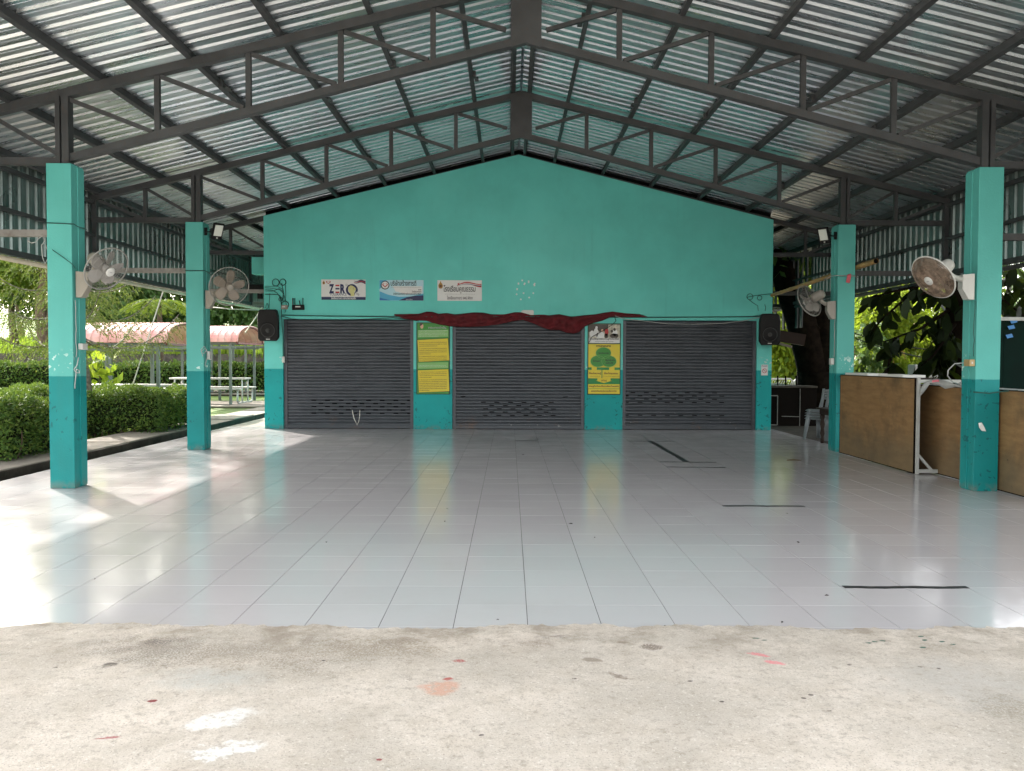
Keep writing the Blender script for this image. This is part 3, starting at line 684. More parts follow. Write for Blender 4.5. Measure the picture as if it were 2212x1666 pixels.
# ================================================================== signs and posters on the wall
def W(px, py, Y=YW): q = at(px, py, Y); return q.x, q.z
def panel(name, x0, x1, y0, y1, mat, label, cat, Y=None, th=0.012):
    Y = YW if Y is None else Y
    a = W((x0), (y1)); b = W((x1), (y0)); mb = MB(); mb.b2((a[0], Y - .004 - th, a[1]), (b[0], Y - .004, b[1]))
    return tag(mb.build(name, mat), label, cat), a[0], b[0], a[1], b[1], Y - .004 - th
def flat(nm, pts, mat, par, y, k): 
    mb = MB(); mb.prism(pts, y - 0.0012*k - 0.001, y - 0.0012*(k-1)); return fixn(mb.build(nm, mat, par))
def letters(par, mat, y, k, items, nm='lettering'):
    for it in items:
        mb = MB(); text_mb(mb, y=y - 0.0012*k - 0.0012, **it); mb.build(nm, mat, par)
def emblem(par, u, v, cx, cz, s, y, mat=None):
    flat('emblem', [(u(cx) + a*s, v(cz) + b*s) for a, b in ((0, 1.3), (.18, .75), (.5, .35), (.62, -.1), (.5, -.55), (.3, -.8), (-.3, -.8), (-.5, -.55), (-.62, -.1), (-.5, .35), (-.18, .75))], m_gold, par, y, 1)
    flat('emblem', [(u(cx) + a*s*.36, v(cz) - .12*s + b*s*.36) for a, b in ell(0, 0, 1, 1, 14)], m_brown, par, y, 2)
# sign 1
s1, xa, xb, za, zb, ys = panel('wall_sign', 694.5, 790, 604.5, 648, m_signw, 'white wall sign with navy ZERO TOLERANCE lettering and yellow fist', 'sign')
u = lambda t: xa + (xb-xa)*t
v = lambda t: zb - (zb-za)*t
v1 = lambda t: zb + (zb-za)*t          # measured downward as negative
H_ = zb - za; Wd_ = xb - xa
flat('band', [(u(0.003), v(1)), (u(1), v(1)), (u(1), v(.855)), (u(.003), v(.855))], m_navy, s1, ys, 1)
letters(s1, m_signw, ys, 1, [dict(body='โรงเรียนเกาะยาว ไม่ทนต่อการทุจริต', x=u(.5), z=v(.965), w=Wd_*.56, h=.055, bold=.03)])
letters(s1, m_navy, ys, 1, [dict(body='Z', x=u(.232), z=v(.655), w=Wd_*.115, h=.24, bold=.055), dict(body='R', x=u(.485), z=v(.655), w=Wd_*.115, h=.24, bold=.055),
    dict(body='TOLERANCE', x=u(.38), z=v(.79), w=Wd_*.385, h=.075, bold=.008)])
for k_, (t0, mm) in enumerate(((.255, m_inkr), (.335, m_signw), (.415, m_navy), (.51, m_signw), (.59, m_inkr))):
    if mm is not m_signw: flat('letter_bar', [(u(.32), v(t0+.075)), (u(.41), v(t0+.075)), (u(.41), v(t0)), (u(.32), v(t0))], mm, s1, ys, 1)
flat('letter_ring', [(u(.69 + a*.135), v(.51 + b*.29)) for a, b in ell(0, 0, 1, 1, 40)], m_navy, s1, ys, 1)
flat('letter_ring', [(u(.69 + a*.085), v(.51 + b*.19)) for a, b in ell(0, 0, 1, 1, 40)], m_signw, s1, ys, 2)
fx = [(.615,.36),(.655,.29),(.70,.30),(.74,.35),(.775,.42),(.78,.50),(.755,.57),(.745,.66),(.75,.80),(.67,.82),(.66,.70),(.62,.58),(.605,.46)]
flat('fist', [(u(a), v(b)) for a, b in fx], m_fist, s1, ys, 3)
mb = MB()
for (a0, b0, a1, b1) in ((.65,.33,.66,.46),(.69,.33,.70,.47),(.73,.38,.735,.5)): mb.beam((u(a0), ys-.006, v(b0)), (u(a1), ys-.006, v(b1)), .006, .002)
mb.build('fist_lines', m_brown, s1)
for pts in ([(.585,.12),(.63,.22),(.565,.40),(.535,.30)], [(.79,.60),(.89,.61),(.80,.82),(.75,.72)]): flat('torn_paper', [(u(a), v(b)) for a, b in pts], m_signw, s1, ys, 4)
letters(s1, m_ink, ys, 5, [dict(body='COR', x=u(.575), z=v(.33), w=Wd_*.085, h=.06, rot=-.6), dict(body='TION', x=u(.80), z=v(.74), w=Wd_*.10, h=.06, rot=-.6)])
emblem(s1, u, v1, .057, -.16, .040, ys)
def heart(par, cx, cz, sx, sz, mat, y, k):
    pts = []
    for i in range(30):
        t = 2*math.pi*i/30; pts.append((u(cx) + sx*16*math.sin(t)**3/16, v(cz) + sz*(13*math.cos(t)-5*math.cos(2*t)-2*math.cos(3*t)-math.cos(4*t))/16))
    flat('heart_mark', pts, mat, par, y, k)
heart(s1, .16, .135, .05, .034, m_inkr, ys, 1); heart(s1, .16, .13, .034, .020, m_signw, ys, 2)
def ribbon(par, pts, th, mat, y, k, nm='ribbon'):
    up = [(u(a), v(b)) for a, b in pts]; dn = [(u(a), v(b + th*(0.25 + .75*i/(len(pts)-1)))) for i, (a, b) in enumerate(pts)]
    flat(nm, up + dn[::-1], mat, par, y, k)
wv = lambda o, a0, a1, am, ph: [(a0 + (a1-a0)*i/14, o + am*math.sin(ph + 2.2*math.pi*i/14)) for i in range(15)]
ribbon(s1, wv(.04, .74, .998, .035, .4), .09, m_navy, ys, 1); ribbon(s1, wv(.10, .73, .998, .035, .4), .06, m_inkr, ys, 2); ribbon(s1, wv(.135, .74, .998, .035, .4), .06, m_navy, ys, 3)
# sign 2
s2, xa, xb, za, zb, ys = panel('wall_sign', 820, 915, 605.5, 649.5, m_pale, 'blue and white wall sign with round heart emblem and Thai lettering', 'sign')
H_ = zb - za; Wd_ = xb - xa
flat('swoosh', [(u(.003), v(.55)), (u(.2), v(.72)), (u(.45), v(.82)), (u(.7), v(.80)), (u(.999), v(.66)), (u(.999), v(.995)), (u(.003), v(.995))], m_sky2, s2, ys, 1)
flat('swoosh', [(u(.003), v(.86)), (u(.14), v(.93)), (u(.26), v(.995)), (u(.003), v(.995))], m_blue, s2, ys, 2)
flat('swoosh', [(u(.43), v(.995)), (u(.62), v(.84)), (u(.8), v(.765)), (u(.999), v(.74)), (u(.999), v(.995))], m_navy, s2, ys, 2)
flat('swoosh', [(u(.002), v(.01)), (u(.17), v(.01)), (u(.06), v(.3)), (u(.002), v(.46))], m_sky2, s2, ys, 1)
flat('white_field', [(u(.30), v(.30)), (u(.97), v(.30)), (u(.97), v(.62)), (u(.6), v(.70)), (u(.36), v(.55))], m_signw, s2, ys, 2)  # white printed area behind the lettering
flat('emblem_ring', [(u(.128) + .088*a, v(.25) + .088*b) for a, b in ell(0, 0, 1, 1, 36)], m_ink, s2, ys, 1)
flat('emblem_disc', [(u(.128) + .070*a, v(.25) + .070*b) for a, b in ell(0, 0, 1, 1, 36)], m_signw, s2, ys, 2)
heart(s2, .128, .255, .055, .046, m_inkr, ys, 3); heart(s2, .128, .24, .036, .028, m_signw, ys, 4)
letters(s2, m_ink, ys, 2, [dict(body='บริษัทสร้างการดี', x=u(.545), z=v(.275), w=Wd_*.58, h=.135, bold=.014), dict(body='สาขา', x=u(.915), z=v(.50), w=Wd_*.07, h=.042, bold=.028),
    dict(body='โรงเรียนเกาะยาว', x=u(.845), z=v(.60), w=Wd_*.215, h=.045, bold=.028), dict(body='สำนักงานเขตพื้นที่การศึกษาประถมศึกษาพังงา', x=u(.63), z=v(.71), w=Wd_*.63, h=.045, bold=.028)])
letters(s2, m_grey, ys, 2, [dict(body='บริษัทสร้างการดีในสถานศึกษาเพื่อคุณธรรมจริยธรรมและธรรมาภิบาล', x=u(.6), z=v(.375), w=Wd_*.69, h=.03)])
letters(s2, m_signw, ys, 3, [dict(body='จดทะเบียน', x=u(.675), z=v(.975), w=Wd_*.15, h=.035)])
# sign 3
s3, xa, xb, za, zb, ys = panel('wall_sign', 945, 1041, 606, 650, m_signw, 'white wall sign with gold emblem, red ribbon and handwritten Thai lettering', 'sign')
H_ = zb - za; Wd_ = xb - xa
emblem(s3, u, v1, .072, -.26, .075, ys)
cv = lambda o, am: [(.44 + .55*i/14, o + am*(.17*(1 - i/14) - .10*math.sin(math.pi*i/14*1.5))) for i in range(15)]
ribbon(s3, cv(.07, 1.0), .17, m_inkr, ys, 1); ribbon(s3, cv(.135, .8), .045, m_signw, ys, 2); ribbon(s3, cv(.17, .75), .035, m_navy, ys, 3)
flat('ribbon', [(u(.45), v(.16)), (u(.50), v(.12)), (u(.47), v(.26))], m_inkr, s3, ys, 2)
letters(s3, m_ink, ys, 3, [dict(body='โรงเรียนคุณธรรม', x=u(.50), z=v(.55), w=Wd_*.72, h=.155, bold=.014, slant=.1), dict(body='โรงเรียนเกาะยาว สพป.พังงา', x=u(.505), z=v(.93), w=Wd_*.575, h=.085, bold=.012)])
letters(s3, m_grey, ys, 3, [dict(body='ส่ ง เ ส ริ ม คุ ณ ธ ร ร ม จ ริ ย ธ ร ร ม', x=u(.51), z=v(.70), w=Wd_*.66, h=.03)])

# poster 1: green with two yellow text sheets
p1, xa, xb, za, zb, ys = panel('poster', 899.5, 972, 697, 852, m_grnd, 'tall green poster with two yellow text blocks between roller shutters', 'poster')
H_ = zb - za; Wd_ = xb - xa
flat('print_ground', [(u(.03), v(.99)), (u(.965), v(.99)), (u(.965), v(.012)), (u(.03), v(.012))], m_grn, p1, ys, 1)
for a0, a1, b0, b1 in ((.05,.95,.10,.21),(.05,.95,.55,.645)): flat('print_haze', [(u(a0), v(b1)), (u(a1), v(b1-.01)), (u(a1), v(b0)), (u(a0), v(b0+.01))], m_grnl, p1, ys, 2)
T1 = ['❶ ความพอประมาณ หมายถึง ความพอดีที่ไม่น้อยเกินไปและ', 'ไม่มากเกินไป โดยไม่เบียดเบียนตนเองและผู้อื่น เช่น การผลิต', 'และการบริโภคที่อยู่ในระดับพอประมาณ', '', '❷ ความมีเหตุผล หมายถึง การตัดสินใจเกี่ยวกับระดับของความ', 'พอเพียงนั้น จะต้องเป็นไปอย่างมีเหตุผล โดยพิจารณาจากเหตุ', 'ปัจจัยที่เกี่ยวข้องตลอดจนคำนึงถึงผลที่คาดว่าจะเกิดขึ้นจากการ', 'กระทำนั้นๆ อย่างรอบคอบ', '', '❸ การมีภูมิคุ้มกันในตัวที่ดี หมายถึง การเตรียมตัวให้พร้อมรับ', 'ผลกระทบ และการเปลี่ยนแปลงด้านต่างๆที่จะเกิดขึ้น โดยคำนึง', 'ถึงความเป็นไปได้ของสถานการณ์ต่างๆ ที่คาดว่าจะเกิดขึ้น', 'ในอนาคต ทั้งใกล้และไกล']
T2 = ['❹ เงื่อนไขความรู้ ประกอบด้วย ความรอบรู้เกี่ยวกับวิชาการ', 'ที่เกี่ยวข้องอย่างรอบด้าน ความรอบคอบที่จะนำความรู้เหล่านั้น', 'มาพิจารณาให้เชื่อมโยงกัน เพื่อประกอบการวางแผนและความ', 'ระมัดระวังในขั้นปฏิบัติ', '', '❺ เงื่อนไขคุณธรรม ที่จะต้องเสริมสร้างประกอบด้วย มีความ', 'ตระหนักในคุณธรรม มีความซื่อสัตย์สุจริต และมีความอดทน', 'มีความเพียร ใช้สติปัญญาในการดำเนินชีวิต แนวทางปฏิบัติ', 'และผลที่คาดว่าจะได้รับ จากการนำปรัชญาของเศรษฐกิจพอเพียง', 'มาประยุกต์ใช้ คือการพัฒนาที่สมดุลและยั่งยืน พร้อมรับต่อการ', 'เปลี่ยนแปลงในทุกด้าน ทั้งด้านเศรษฐกิจ สังคม สิ่งแวดล้อม', 'ความรู้และเทคโนโลยี']
for (quad, lines, z0, dz) in (([(.035,.245),(.94,.222),(.985,.525),(.075,.548)], T1, .285, .0245), ([(.05,.665),(.955,.648),(.985,.955),(.08,.972)], T2, .697, .0242)):
    flat('text_sheet_border', [(u(a + (-.015 if a < .5 else .015)), v(b + (-.006 if i < 2 else .006))) for i, (a, b) in enumerate(quad)][::-1], m_grnd, p1, ys, 2)
    flat('text_sheet', [(u(a), v(b)) for a, b in quad][::-1], m_yel, p1, ys, 3)
    mb = MB(); z_ = z0
    for ln in lines:
        if ln: text_mb(mb, ln, u(.09), v(z_), w=Wd_*.82*(min(1, len(ln)/52) if len(ln) < 40 else 1), h=.019, align='L', y=ys-.0062, rot=.02, bold=.03); z_ += dz
        else: z_ += dz*.45
    tag(mb.build('lettering', m_brown, p1), kind='stuff')
letters(p1, m_signw, ys, 2, [dict(body='พระราชดำรัส', x=u(.62), z=v(.085), w=Wd_*.55, h=.055, bold=.03)])
letters(p1, m_grnd, ys, 3, [dict(body='พระราชดำรัส', x=u(.62), z=v(.085), w=Wd_*.55, h=.055)])
letters(p1, m_signw, ys, 3, [dict(body=b_, x=u(.07), z=v(z_), w=Wd_*w_, h=.018, align='L') for b_, z_, w_ in (('เศรษฐกิจพอเพียงเป็นปรัชญาชี้แนวการดำรงอยู่และปฏิบัติตน', .115, .86), ('ของประชาชนในทุกระดับตั้งแต่ครอบครัวระดับชุมชน', .135, .78), ('จนถึงระดับรัฐทั้งในการพัฒนาและบริหารประเทศ', .155, .86), ('ให้ดำเนินไปในทางสายกลาง', .175, .86), ('เพื่อให้ก้าวทันต่อโลก', .195, .6), ('การตัดสินใจและการดำเนินกิจกรรมต่างๆ', .60, .8), ('ต้องอาศัยทั้งความรู้และคุณธรรมเป็นพื้นฐาน', .62, .86))])
flat('portrait_head', [(u(.165) + .032*a, v(.052) + .052*b) for a, b in ell(0, 0, 1, 1, 20)], m_skin, p1, ys, 2)
flat('portrait_hair', [(u(.15) + .036*a, v(.040) + .045*b) for a, b in ell(0, 0, 1, 1, 16, .5, 3.9)], m_photod, p1, ys, 3)
# poster 2: yellow with green circles
p2, xa, xb, za, zb, ys = panel('poster', 1268.5, 1341, 699, 853, m_grnd, 'tall yellow poster with three overlapping green circles and printed photo', 'poster')
H_ = zb - za; Wd_ = xb - xa
flat('print_ground', [(u(.025), v(.985)), (u(.975), v(.985)), (u(.975), v(.29)), (u(.025), v(.29))], m_yel, p2, ys, 1)
flat('photo', [(u(.035), v(.275)), (u(.97), v(.275)), (u(.97), v(.015)), (u(.035), v(.015))], m_photo, p2, ys, 1)
flat('photo_trees', [(u(.035), v(.12)), (u(.3), v(.10)), (u(.6), v(.12)), (u(.62), v(.016)), (u(.035), v(.016))], m_photod, p2, ys, 2)
for (a, b, w_, h_, mm) in ((.13,.15,.07,.05,m_signw),(.25,.13,.07,.065,m_signw),(.38,.17,.12,.06,m_signw),(.57,.12,.055,.055,m_inkr),(.82,.13,.08,.05,m_signw),(.80,.175,.13,.035,m_photod),(.56,.175,.06,.035,m_photod)):
    flat('photo_figure', [(u(a + w_*p), v(b + h_*q)) for p, q in ell(0, 0, 1, 1, 12)], mm, p2, ys, 3)
for (a, b, mm) in ((.265,.06,m_signw),(.365,.10,m_photod),(.575,.055,m_photod),(.81,.085,m_photod),(.73,.11,m_photod),(.44,.10,m_skin)):
    flat('photo_head', [(u(a + .038*p), v(b + .022*q)) for p, q in ell(0, 0, 1, 1, 10)], mm, p2, ys, 4)
flat('photo_caption_ground', [(u(.035), v(.275)), (u(.97), v(.275)), (u(.97), v(.205)), (u(.035), v(.205))], m_signw, p2, ys, 4)
letters(p2, m_photod, ys, 4, [dict(body='ตามปรัชญาของเศรษฐกิจพอเพียง', x=u(.5), z=v(.228), w=Wd_*.9, h=.05, bold=.03, slant=.2), dict(body='เศรษฐกิจพอเพียง สู่สถานศึกษา', x=u(.5), z=v(.260), w=Wd_*.55, h=.032, slant=.2)])
for k_, (a, b) in enumerate(((.48, .415), (.315, .53), (.645, .53))): flat('circle_rim', [(u(a + .235*p), v(b + .082*q)) for p, q in ell(0, 0, 1, 1, 36)], m_grnl, p2, ys, 1.2 + .6*k_)
for k_, (a, b) in enumerate(((.48, .415), (.315, .53), (.645, .53))): flat('circle', [(u(a + .215*p), v(b + .074*q)) for p, q in ell(0, 0, 1, 1, 36)], m_grn, p2, ys, 4 + k_)
mb = MB()
for (a, b) in ((.48, .415), (.315, .53), (.645, .53)):
    pts = [(u(a + .222*p), ys-.0085, v(b + .077*q)) for p, q in ell(0, 0, 1, 1, 36)]; mb.tube(pts + [pts[0]], .0035, 4, False)
mb.build('circle_line', m_grnl, p2)
for quad in ([(.025,.615),(.125,.615),(.125,.65),(.025,.65)], [(.28,.615),(.655,.615),(.655,.65),(.28,.65)], [(.82,.615),(.975,.615),(.975,.65),(.82,.65)], [(.425,.65),(.45,.65),(.45,.765),(.425,.765)],
             [(.025,.768),(.30,.768),(.30,.80),(.25,.80),(.5,.835),(.5,.845),(.025,.845)], [(.975,.768),(.975,.845),(.5,.845),(.5,.835),(.75,.80),(.70,.80),(.70,.768)], [(.025,.845),(.975,.845),(.975,.85),(.025,.85)], [(.025,.912),(.975,.912),(.975,.917),(.025,.917)]):
    flat('green_bar', [(u(a), v(b)) for a, b in quad][::-1], m_grnm, p2, ys, 2)
letters(p2, m_ink, ys, 7, [dict(body='ทางสายกลาง', x=u(.48), z=v(.327), w=Wd_*.44, h=.05, bold=.03), dict(body='พอประมาณ', x=u(.48), z=v(.425), w=Wd_*.31, h=.045, bold=.028), dict(body='มีเหตุผล', x=u(.27), z=v(.535), w=Wd_*.21, h=.042, bold=.028),
    dict(body='มีภูมิคุ้มกัน', x=u(.68), z=v(.525), w=Wd_*.28, h=.042, bold=.028), dict(body='ในตัวที่ดี', x=u(.66), z=v(.565), w=Wd_*.22, h=.042, bold=.028)])
letters(p2, m_brown, ys, 3, [dict(body='เงื่อนไขความรู้', x=u(.225), z=v(.710), w=Wd_*.36, h=.05, bold=.028), dict(body='รอบรู้ รอบคอบ ระมัดระวัง', x=u(.22), z=v(.745), w=Wd_*.32, h=.022), dict(body='เงื่อนไขคุณธรรม', x=u(.71), z=v(.710), w=Wd_*.42, h=.05, bold=.028),
    dict(body='ซื่อสัตย์สุจริต สติปัญญา ขยันอดทน แบ่งปัน', x=u(.71), z=v(.745), w=Wd_*.5, h=.022), dict(body='นำไปสู่', x=u(.5), z=v(.81), w=Wd_*.165, h=.042, bold=.028), dict(body='เศรษฐกิจ/สังคม/สิ่งแวดล้อม/วัฒนธรรม', x=u(.5), z=v(.888), w=Wd_*.9, h=.042, bold=.028), dict(body='สมดุล/พร้อมรับต่อการเปลี่ยนแปลง', x=u(.5), z=v(.955), w=Wd_*.77, h=.04, bold=.028)])
# no smoking sign on the right pier
ns, xa, xb, za, zb, ys = panel('no_smoking_sign', 1644, 1658.5, 788, 811, m_signw, 'small white no smoking sign on the right wall pier', 'sign', th=.004)
flat('red_ring', [(u(.5) + .046*a, v(.58) + .046*b) for a, b in ell(0, 0, 1, 1, 30)], m_inkr, ns, ys, 1)
flat('ring_ground', [(u(.5) + .036*a, v(.58) + .036*b) for a, b in ell(0, 0, 1, 1, 30)], m_signw, ns, ys, 2)
mb = MB(); mb.beam((u(.5)-.022, ys-.004, v(.58)), (u(.5)+.022, ys-.004, v(.58)), .009, .002); mb.build('cigarette', m_ink, ns)
mb = MB(); mb.beam((u(.5)-.028, ys-.0055, v(.58)+.028), (u(.5)+.028, ys-.0055, v(.58)-.028), .002, .009, up=(0, 0, 1)); mb.build('red_bar', m_inkr, ns)
letters(ns, m_navy, ys, 1, [dict(body='ห้ามสูบบุหรี่', x=u(.5), z=v(.17), w=(xb-xa)*.8, h=.03, bold=.02)])

# ================================================================== cloth and cables on the wall
TOPE = [(25,48),(230,45),(300,25),(350,28),(400,45),(470,38),(540,50),(700,33),(780,35),(850,50),(960,50),(1040,32),(1100,32),(1180,55),(1290,52),(1330,58),(1420,48),(1530,70),(1620,58),(1720,50),(1800,35),(1870,25),(1980,40),(2100,48),(2170,70)]
BOTE = [(25,60),(120,90),(210,100),(300,105),(400,135),(500,152),(640,157),(780,150),(900,135),(1000,115),(1080,98),(1120,98),(1200,125),(1290,165),(1340,182),(1420,182),(1480,205),(1540,213),(1590,200),(1640,150),(1700,125),(1780,105),(1850,75),(2000,75),(2100,75),(2170,76)]
gx = np.linspace(25, 2170, 150); te = np.interp(gx, [a for a, b in TOPE], [b for a, b in TOPE]); be = np.interp(gx, [a for a, b in BOTE], [b for a, b in BOTE])
be = np.maximum(be, te + 4); nv = 14; vs = []
for i, x in enumerate(gx):
    wd = (be[i]-te[i])
    for j in range(nv+1):
        t = j/nv; cyy = te[i] + wd*t; q = at(845.8 + x*.2549, 666.9 + cyy*.2549, YW)
        fold = math.sin(t*9 + x*.012 + 2*math.sin(x*.006)) * .5 + .35*math.sin(x*.05 + t*6 + math.sin(x*.013)*3) + .2*math.sin(x*.11 - t*4)
        dep = .035 + min(wd/120, 1)*(.05*math.sin(math.pi*min(t*1.05, 1))**.7 + .065*fold*math.sin(math.pi*t)**.5)
        vs.append((q.x, YW - dep, q.z))
mb = MB(); n = nv+1
mb.add(vs, [(i*n+j, i*n+j+1, (i+1)*n+j+1, (i+1)*n+j) for i in range(len(gx)-1) for j in range(nv)])
cl = tag(mb.build('draped_cloth', m_red, smooth=True), 'dark red cloth draped along the cable above the middle shutter', 'cloth')
md = cl.modifiers.new('thickness', 'SOLIDIFY'); md.thickness = 0.006
def cable(pts, r, mat, label, name='cable', n=6, group=None, cat='cable'):
    mb = MB(); mb.tube(pts, r, n); return tag(mb.build(name, mat, smooth=True), label, cat, group)
def wp(px, py, off=.03): q = at(px, py, YW); return Vector((q.x, YW - off, q.z))
cable([wp(609, 681), wp(700, 683), wp(860, 684.5), wp(1100, 684), wp(1390, 686), wp(1560, 685), wp(1650, 684)], .011, m_cable, 'straight dark green cable strung across the wall above the shutters')
cable([wp(608, 683, .04), wp(630, 689, .05), wp(657, 692.5, .06), wp(720, 692, .06), wp(790, 690, .05), wp(850, 687, .05), wp(880, 690, .06), wp(905, 694, .05)], .007, m_blackc, 'thin black cable sagging over the top of the left shutter')
cable([wp(1325, 682, .05), wp(1350, 690, .06), wp(1390, 694, .06), wp(1440, 700, .06), wp(1500, 701, .06), wp(1560, 699, .06), wp(1610, 693, .05), wp(1650, 683, .04)], .007, m_greyc, 'pale thin cable sagging over the top of the right shutter')
cable([wp(1272, 740, .05), wp(1278, 728, .05), wp(1300, 716, .05), wp(1322, 702, .05), wp(1330, 693, .05), wp(1326, 683, .05)], .006, m_blackc, 'thin black cable crossing the corner of the yellow poster')
cable([wp(573, 636, .01), wp(600, 636.5, .02), wp(606, 640, .02), wp(608, 650, .02), wp(608.5, 668, .03), wp(609, 683, .03), wp(612, 720, .03), wp(612, 770, .02), wp(612, 775, .02)], .008, m_cable, 'green cable running down the left wall pier to the switch')
# coiled cables beside the router
ct = MB()
for (cx_, cy_, r_) in ((596.5, 611, .075), (612, 610, .066), (607, 647, .04), (617, 659, .075)):
    for k in range(2): q = wp(cx_, cy_, .03 + .012*k); ct.ring(q, (0.05, 1, .03), r_ - .006*k, .005, 26, 5)
for pts in ([(573,622),(590,624),(604,626),(613,634),(618,650),(620,666),(616,676)], [(573,626),(590,628),(600,634),(606,644),(610,656)], [(573,629),(588,630),(604,624),(612,630)], [(573,619),(600,619),(612,626),(612,652)], [(618,616),(618,640),(616,652)], [(609,612),(614,634),(612,650)], [(571,672),(582,664),(583,648),(584,634)], [(574,666),(577,656),(578,655),(583,668)]):
    ct.tube([wp(a, b, .03) for a, b in pts], .0055, 5)
tag(ct.build('cable_tangle', m_cable, smooth=True), 'tangle of green cables and coils above the left loudspeaker', 'cable')
ct = MB()
for (cx_, cy_, r_) in ((1619, 641.5, .06), (1640, 644, .045)): ct.ring(wp(cx_, cy_, .03), (0.05, 1, .03), r_, .006, 26, 5)
for pts in ([(1612,643),(1625,640),(1645,637),(1667,635)], [(1617,648),(1628,656),(1636,661),(1637,672)], [(1652,672),(1653,664),(1651,658)], [(1650,684),(1640,681),(1622,684)]): ct.tube([wp(a, b, .03) for a, b in pts], .006, 5)
tag(ct.build('cable_tangle', m_cable, smooth=True), 'small coil of cables on the wall above the right loudspeaker', 'cable')
# router, adapter box, paper
q = at(645, 664.5, YW); rt = empty('router', (q.x, YW, q.z), 'black wireless router with four antennas on the turquoise wall', 'router')
mb = MB(); mb.cbox((q.x, YW-.03, q.z), (.245, .055, .105), .012, Matrix.Rotation(-.02, 3, 'Y')); mb.build('body', m_black, rt)
mb = MB(); mb.box((q.x, YW-.0595, q.z+.012), (.10, .004, .024)); mb.build('sticker', m_wplas, rt)
for dx, h_, ln in ((-.105, .14, 0), (-.068, .14, 0), (.04, .09, -.02), (.095, .14, 0)):
    mb = MB(); mb.tube([(q.x+dx, YW-.03, q.z+.045), (q.x+dx+ln, YW-.03, q.z+.05+h_)], .008, 8); mb.build('antenna', m_black, rt, True)
mb = MB(); mb.tube([(q.x-.118, YW-.02, q.z+.05), (q.x-.118, YW-.02, q.z+.185)], .006, 6); mb.build('antenna_tube', m_bplas, rt)
q = at(615.5, 664, YW); ad = empty('adapter_box', (q.x, YW, q.z), 'small cream adapter box on the wall beside the router', 'box')
mb = MB(); mb.cbox((q.x, YW-.022, q.z), (.128, .04, .085), .006); mb.build('body', m_bplas, ad); mb = MB(); mb.box((q.x-.015, YW-.0435, q.z+.008), (.06, .003, .03)); mb.build('sticker', m_wplas, ad)
q = at(1139, 676, YW); mb = MB(); mb.prism([(q.x-.12, q.z-.045), (q.x+.13, q.z-.055), (q.x+.13, q.z+.035), (q.x+.11, q.z+.055), (q.x-.09, q.z+.055), (q.x-.13, q.z+.02)], YW-.02, YW-.008)
tag(fixn(mb.build('plastic_sheet', m_wplas)), 'translucent white plastic piece tucked above the red cloth', 'plastic')
mb = MB()                                             # glue dots left by a round notice
for (a, b) in ((1128,606),(1142,609),(1120,613),(1133,613.5),(1154,616),(1117,625),(1116,636),(1131,633.5),(1152,633.5),(1125,647),(1143,643),(1155,613)):
    qq = at(a, b, YW); mb.cbox((qq.x, YW-.003, qq.z), (.03+.01*(a % 3), .006, .03), .0025, Matrix.Rotation(a, 3, 'Y'))
tag(mb.build('glue_marks', m_paper), 'ring of white glue dots left on the turquoise wall', 'marks')
mb = MB()
for (px, s_) in ((556, .1), (573, .1)): pass
# rope loop on the left shutter
r1 = [wp(760, 886, -.05), wp(761, 893, -.03), wp(764, 905, .0), wp(768, 913, -.0), wp(770, 919, -.01), wp(774, 912, .0), wp(776, 900, -.02), wp(776.5, 886, -.05)]
cable([Vector((p.x, YW + .045, p.z)) for p in r1], .008, m_rope, 'white rope loop hanging from the left shutter slots', 'rope_loop', cat='rope')

# ================================================================== loudspeakers
def speaker(px, py, label, yaw, Y=16.86, hgt=.625, wid=.40, shelf=False):
    c = at(px, py, Y); t = empty('loudspeaker', (c.x, Y, c.z - hgt/2), label, 'loudspeaker')
    rot = Matrix.Rotation(yaw, 3, 'Z') @ Matrix.Rotation(R(6), 3, 'X')
    T = lambda p: c + rot @ Vector(p)
    mb = MB(); h, w_ = hgt/2, wid/2
    out = [(-w_*.80, -h), (w_*.80, -h), (w_*.98, -h*.82), (w_, h*.55), (w_*.86, h*.92), (w_*.70, h), (-w_*.70, h), (-w_*.86, h*.92), (-w_, h*.55), (-w_*.98, -h*.82)]
    n = len(out); vs = []
    for y, k in ((-.145, .96), (-.13, 1.0), (.05, .98), (.15, .66)): vs += [T((a*k, y, b*(k if y < .1 else .9))) for a, b in out]
    fs = [tuple(range(n))[::-1], tuple(range(3*n, 4*n))] + [(r_*n+i, r_*n+(i+1)%n, (r_+1)*n+(i+1)%n, (r_+1)*n+i) for r_ in range(3) for i in range(n)]
    mb.add(vs, fs); fixn(mb.build('cabinet', m_black, t))
    ax = rot @ Vector((0, -1, 0))
    mb = MB(); mb.lathe([(.155, -.004), (.158, .010), (.148, .014)], T((0, -.145, -.10)), ax, 32); mb.build('grille_ring', m_black, t, True)
    mb = MB(); mb.lathe([(.148, .0), (.143, .010), (.10, .002), (.05, -.004), (.045, .006), (.025, .016), (.002, .018)], T((0, -.152, -.10)), ax, 32); mb.build('woofer', m_cone, t, True)
    mb = MB(); mb.prism([(-.13, .10), (.13, .10), (.09, .22), (-.09, .22)], -.149, -.140); mb.v = [tuple(T(p)) for p in mb.v]; fixn(mb.build('horn', m_black, t))
    mb = MB(); mb.box(T((-.0, -.149, -.275)), (.075, .004, .016), rot); mb.build('badge', m_wplas, t)
    mb = MB(); mb.beam(T((0, .12, 0)), (c.x + (.12 if px < 1000 else -.02), YW + .01, c.z), .05, .12); mb.build('bracket', m_black, t)
    return t
speaker(581, 702, 'black loudspeaker mounted on the left wall pier beside the router', R(6))
speaker(1661.5, 711, 'black loudspeaker mounted on the right wall pier above the no smoking sign', R(-10))
a_ = at(1683, 722, 17.0); b_ = at(1737, 733, 17.0)
